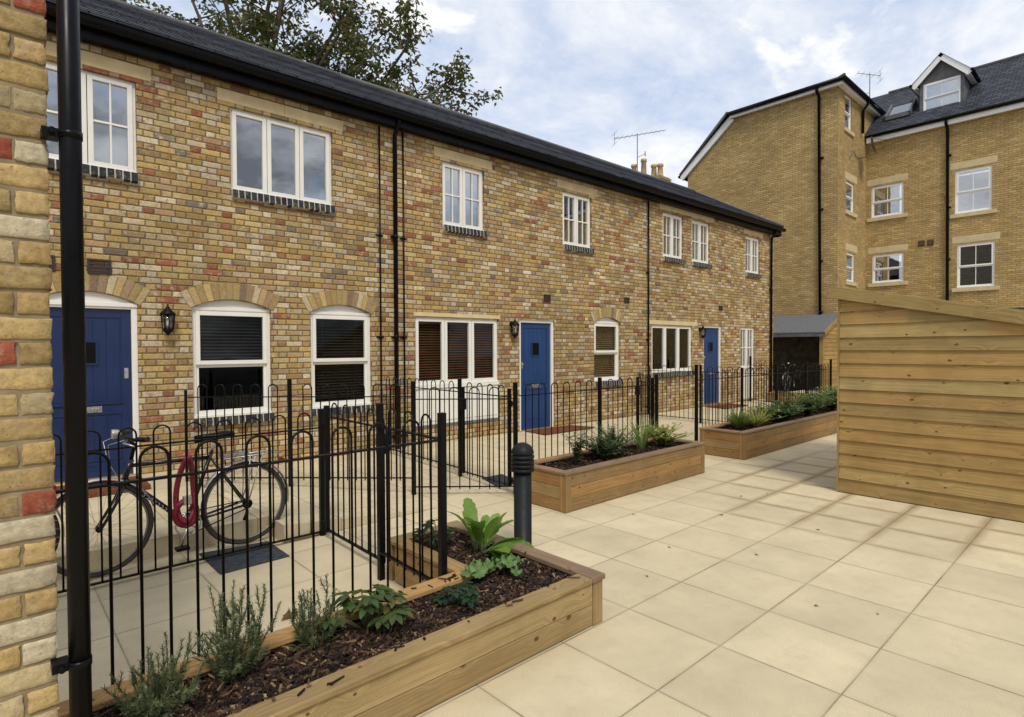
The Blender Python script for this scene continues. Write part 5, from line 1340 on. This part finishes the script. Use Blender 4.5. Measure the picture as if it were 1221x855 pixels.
plant('shrub', 'spreading dark shrub at the near middle of the three-board planter', 'plant', 5.12, 4.10, z2, 'shrubleaf', f_shrub(12, 70, .24, .42, .055, .024), 'shrubs in the three-board planter')
plant('shrub', 'grey-green bushy shrub at the centre of the three-board planter', 'plant', 5.42, 4.16, z2, 'midleaf', f_shrub(13, 70, .33, .38, .048, .019, 18), 'shrubs in the three-board planter')
plant('grass_plant', 'wispy grass tuft beside the golden shrub', 'plant', 6.0, 4.18, z2, 'grassleaf', f_grass(14, 80, .45, .011), 'shrubs in the three-board planter')
plant('golden_shrub', 'yellow variegated shrub at the far end of the three-board planter', 'plant', 6.36, 4.10, z2, 'goldleaf', f_shrub(15, 64, .26, .40, .055, .03), 'shrubs in the three-board planter')
lab = ['grassy clump at the near end of the long planter', 'second grassy clump of the long planter, yellower', 'low green plant next to the grassy clumps', 'bushy green plant before the second fence post of the long planter', 'dark bushy plant midway along the long planter', 'leafy green plant past the middle of the long planter', 'bright leafy plant close to the shed edge', 'tallest green plant against the shed corner', 'last plant half hidden by the shed']
for k, x in enumerate((8.62, 9.0, 9.45, 9.95, 10.5, 11.05, 11.65, 12.3, 13.0)):
    m = ['grassleaf', 'goldleaf', 'grassleaf', 'midleaf', 'shrubleaf', 'midleaf', 'grassleaf', 'midleaf', 'broad'][k]
    y = 4.15 + .06 * (-1) ** k
    if k < 2: plant('grass_plant', lab[k], 'plant', x, y, z2, m, f_grass(30 + k, 240, .36 - .06 * k, .013, .45), 'plants in the long planter')
    else: plant('shrub', lab[k], 'plant', x, y, z2, m, f_shrub(30 + k, 70, .20 + .03 * k, .45, .075, .032), 'plants in the long planter')

# ------------------------------------------------------------------ tree behind the terrace
tr = thing('tree', 'large half-bare autumn tree rising behind the terrace roof', 'tree', (6.15, 17.95, 0))
rt = random.Random(77)
camF = Vector((.675, .738, 0)); camR = Vector((.738, -.675, 0))
B0 = Vector((6.15, 17.95, 0))
tk = MB(); lv = MB()
def grow(p, d, r0, L, lvl, target=None):
    """curved limb; returns points"""
    n = 6; pts = [p.copy()]; rs = [r0]; q = p.copy()
    for k in range(n):
        if target is not None: d = (d * .6 + (target - q).normalized() * .4 + Vector((rt.gauss(0, .07), rt.gauss(0, .07), .02))).normalized()
        else: d = (d + Vector((rt.gauss(0, .12), rt.gauss(0, .12), .04))).normalized()
        q = q + d * (L / n); pts.append(q.copy()); rs.append(r0 * (1 - .72 * (k + 1) / n))
    tk.tube([tuple(x) for x in pts], rs, 7 if lvl < 2 else 5)
    return pts
def clump(c, rad_, n):
    for i in range(n):
        o = Vector((rt.gauss(0, 1), rt.gauss(0, 1), rt.gauss(0, .8))) * rad_ * .5
        p = c + o; a = rt.uniform(0, 2 * PI); dr = rt.uniform(-1.0, .2); ld = Vector((math.cos(a), math.sin(a), dr)).normalized(); s_ = ld.orthogonal().normalized(); s_.rotate(Matrix.Rotation(rt.uniform(0, 6.28), 3, ld)); L = rt.uniform(.10, .20); W = L * .27
        m = p + ld * L * .45; e = p + ld * L + Vector((0, 0, -.02))
        lv.face([lv.vert(*p), lv.vert(*(m - s_ * W)), lv.vert(*e), lv.vert(*(m + s_ * W))])
trunk = grow(B0, Vector((.02, 0, 1)), .30, 7.0, 0)
tops = []
def spot(l, z, f): return B0 + camR * l + Vector((0, 0, z)) + camF * f
main = [(-5.5, 12.5, 0), (-3.2, 13.5, 1), (-1.2, 14.5, -.5), (0.4, 14.0, .8), (1.6, 13.5, -.8), (2.6, 12.0, .4), (3.3, 10.4, 0), (-6.5, 10.5, -1), (-4.2, 11, -1.2), (-2, 11.2, 1.2), (4.7, 9.3, .2), (-7.6, 12.5, .5), (-6.2, 9.4, .6), (-4.6, 9.2, .3), (-3.0, 9.4, -.6), (-1.4, 9.8, .9), (.6, 10.0, -1), (1.9, 10.4, .7), (2.9, 9.2, -.3), (3.2, 11.6, -.6), (4.5, 10.5, -.4), (4.0, 8.8, .5), (5.7, 9.2, 0), (5.2, 8.6, .3), (-8.3, 10.6, 0), (0.2, 11.8, .3)]
for (l, z, f) in main:
    st = trunk[rt.randint(4, 6)] if z > 10 else trunk[4]
    tg = spot(l, z, f); dd = (tg - st)
    limb = grow(st, (Vector((dd.x * .3, dd.y * .3, abs(dd.z))).normalized() + dd.normalized()).normalized(), .12, dd.length * 1.02, 1, tg)
    for k in range(2, 7):
        for m in range(3):
            c0 = limb[k]; d = Vector((rt.gauss(0, 1), rt.gauss(0, 1), rt.gauss(.1, .6))).normalized(); tw = grow(c0, d, .028, rt.uniform(.9, 2.0), 2)
            for q in (2, 3, 4, 5, 6):
                if rt.random() < .70:
                    c = tw[q] + Vector((rt.gauss(0, .15), rt.gauss(0, .15), rt.gauss(0, .12)))
                    if q in (3, 5): 
                        t2 = grow(c, Vector((rt.gauss(0, 1), rt.gauss(0, 1), rt.gauss(0, .5))).normalized(), .012, rt.uniform(.3, .7), 3); clump(t2[-1], .25, 24)
                    clump(c, .26, 26)
tk.build('trunk', M['bark'], tr); lv.build('crown', M['treeleaf'], tr)

# ------------------------------------------------------------------ sky, sun, camera
SUN_EL, SUN_AZ = 52.0, -118.0      # azimuth of the sun in the XY plane, degrees from +X
wd = bpy.data.worlds.new('World'); S.world = wd; wd.use_nodes = True
nt = wd.node_tree; nt.nodes.clear()
W = N.__new__(N); W.t = nt
out = nt.nodes.new('ShaderNodeOutputWorld'); bg = nt.nodes.new('ShaderNodeBackground'); nt.links.new(bg.outputs[0], out.inputs[0])
sky = nt.nodes.new('ShaderNodeTexSky'); sky.sky_type = 'NISHITA'; sky.sun_disc = False; sky.sun_elevation = rad(SUN_EL); sky.sun_rotation = rad(90 - SUN_AZ); sky.dust_density = 1.5; sky.air_density = 1.0
tc = nt.nodes.new('ShaderNodeTexCoord').outputs['Generated']
d = W.sep(tc)
den = W.math('ADD', W.math('MAXIMUM', d[2], 0.0), .12)
pu, pv = W.math('DIVIDE', d[0], den), W.math('DIVIDE', d[1], den)
# streaks of cirrus, roughly along one direction
ca, sa = math.cos(.62), math.sin(.62)
su = W.math('ADD', W.math('MULTIPLY', pu, ca), W.math('MULTIPLY', pv, sa)); sv = W.math('SUBTRACT', W.math('MULTIPLY', pv, ca), W.math('MULTIPLY', pu, sa))
cir = W.noise(W.comb(W.math('MULTIPLY', su, .9), W.math('MULTIPLY', sv, 1.7), 3.1), 1.0, 10, .62, .35)
cum = W.noise(W.comb(W.math('MULTIPLY', d[0], 3.0), W.math('MULTIPLY', d[1], 3.0), W.math('MULTIPLY', d[2], 5.5)), 1.0, 8, .58, .3)
low = W.mr(d[2], .05, .45, .20, -.06)
fine = W.noise(W.comb(W.math('MULTIPLY', pu, 3.4), W.math('MULTIPLY', pv, 4.2), 7.7), 1.0, 10, .66, .25)
cir = W.math('ADD', W.math('MULTIPLY', cir, .62), W.math('MULTIPLY', fine, .38))
m1 = W.mr(cir, .385, .60, .12, .93); m2 = W.mr(W.math('ADD', cum, low), .475, .57, 0, 1)
mask = W.math('MAXIMUM', m1, m2, clamp=True)
shade = W.noise(W.comb(W.math('MULTIPLY', d[0], 4.0), W.math('MULTIPLY', d[1], 4.0), W.math('MULTIPLY', d[2], 8)), 1.0, 6, .6)
shade = W.math('ADD', shade, W.mr(d[1], -.35, .15, -.10, .06))
ccol = W.ramp(shade, [(.30, (2.6, 2.8, 3.3)), (.42, (7.2, 7.4, 7.9)), (.52, (9.0, 9.1, 9.3)), (.70, (10.2, 10.1, 9.8))])
lite = W.mix(.62, sky.outputs[0], (6.2, 7.5, 10.2))
colr = W.mix(mask, lite, ccol)
nt.links.new(colr, bg.inputs[0]); bg.inputs[1].default_value = .10
sl_ = bpy.data.lights.new('sun', 'SUN'); sl_.energy = 2.3; sl_.angle = rad(17); sl_.color = (1, .955, .86)
so = bpy.data.objects.new('sun', sl_); COL.objects.link(so)
sd = Vector((math.cos(rad(SUN_AZ)) * math.cos(rad(SUN_EL)), math.sin(rad(SUN_AZ)) * math.cos(rad(SUN_EL)), math.sin(rad(SUN_EL))))
so.rotation_euler = sd.to_track_quat('Z', 'Y').to_euler(); so.location = (0, -5, 20)

cam = bpy.data.cameras.new('camera'); co = bpy.data.objects.new('camera', cam); COL.objects.link(co); S.camera = co
cam.sensor_fit = 'HORIZONTAL'; cam.sensor_width = 36; cam.lens = 36 * 684.466 / 1221; cam.clip_start = .05; cam.clip_end = 2000
yaw, pit, rol = .82995833, -.0186263, -.00436332
fw_ = Vector((math.cos(pit) * math.cos(yaw), math.cos(pit) * math.sin(yaw), math.sin(pit))); rt_ = Vector((math.sin(yaw), -math.cos(yaw), 0)); up_ = rt_.cross(fw_)
r2 = rt_ * math.cos(rol) + up_ * math.sin(rol); u2 = -rt_ * math.sin(rol) + up_ * math.cos(rol)
mw = Matrix(((r2.x, u2.x, -fw_.x, 0), (r2.y, u2.y, -fw_.y, 0), (r2.z, u2.z, -fw_.z, 1.62322), (0, 0, 0, 1))); co.matrix_world = mw

S.render.engine = 'CYCLES'
S.render.resolution_x, S.render.resolution_y = 1024, 717
S.view_settings.view_transform = 'Standard'; S.view_settings.look = 'None'; S.view_settings.gamma = 1; S.view_settings.exposure = 0.14
S.cycles.max_bounces = 8; S.cycles.transparent_max_bounces = 12; S.cycles.use_denoising = True
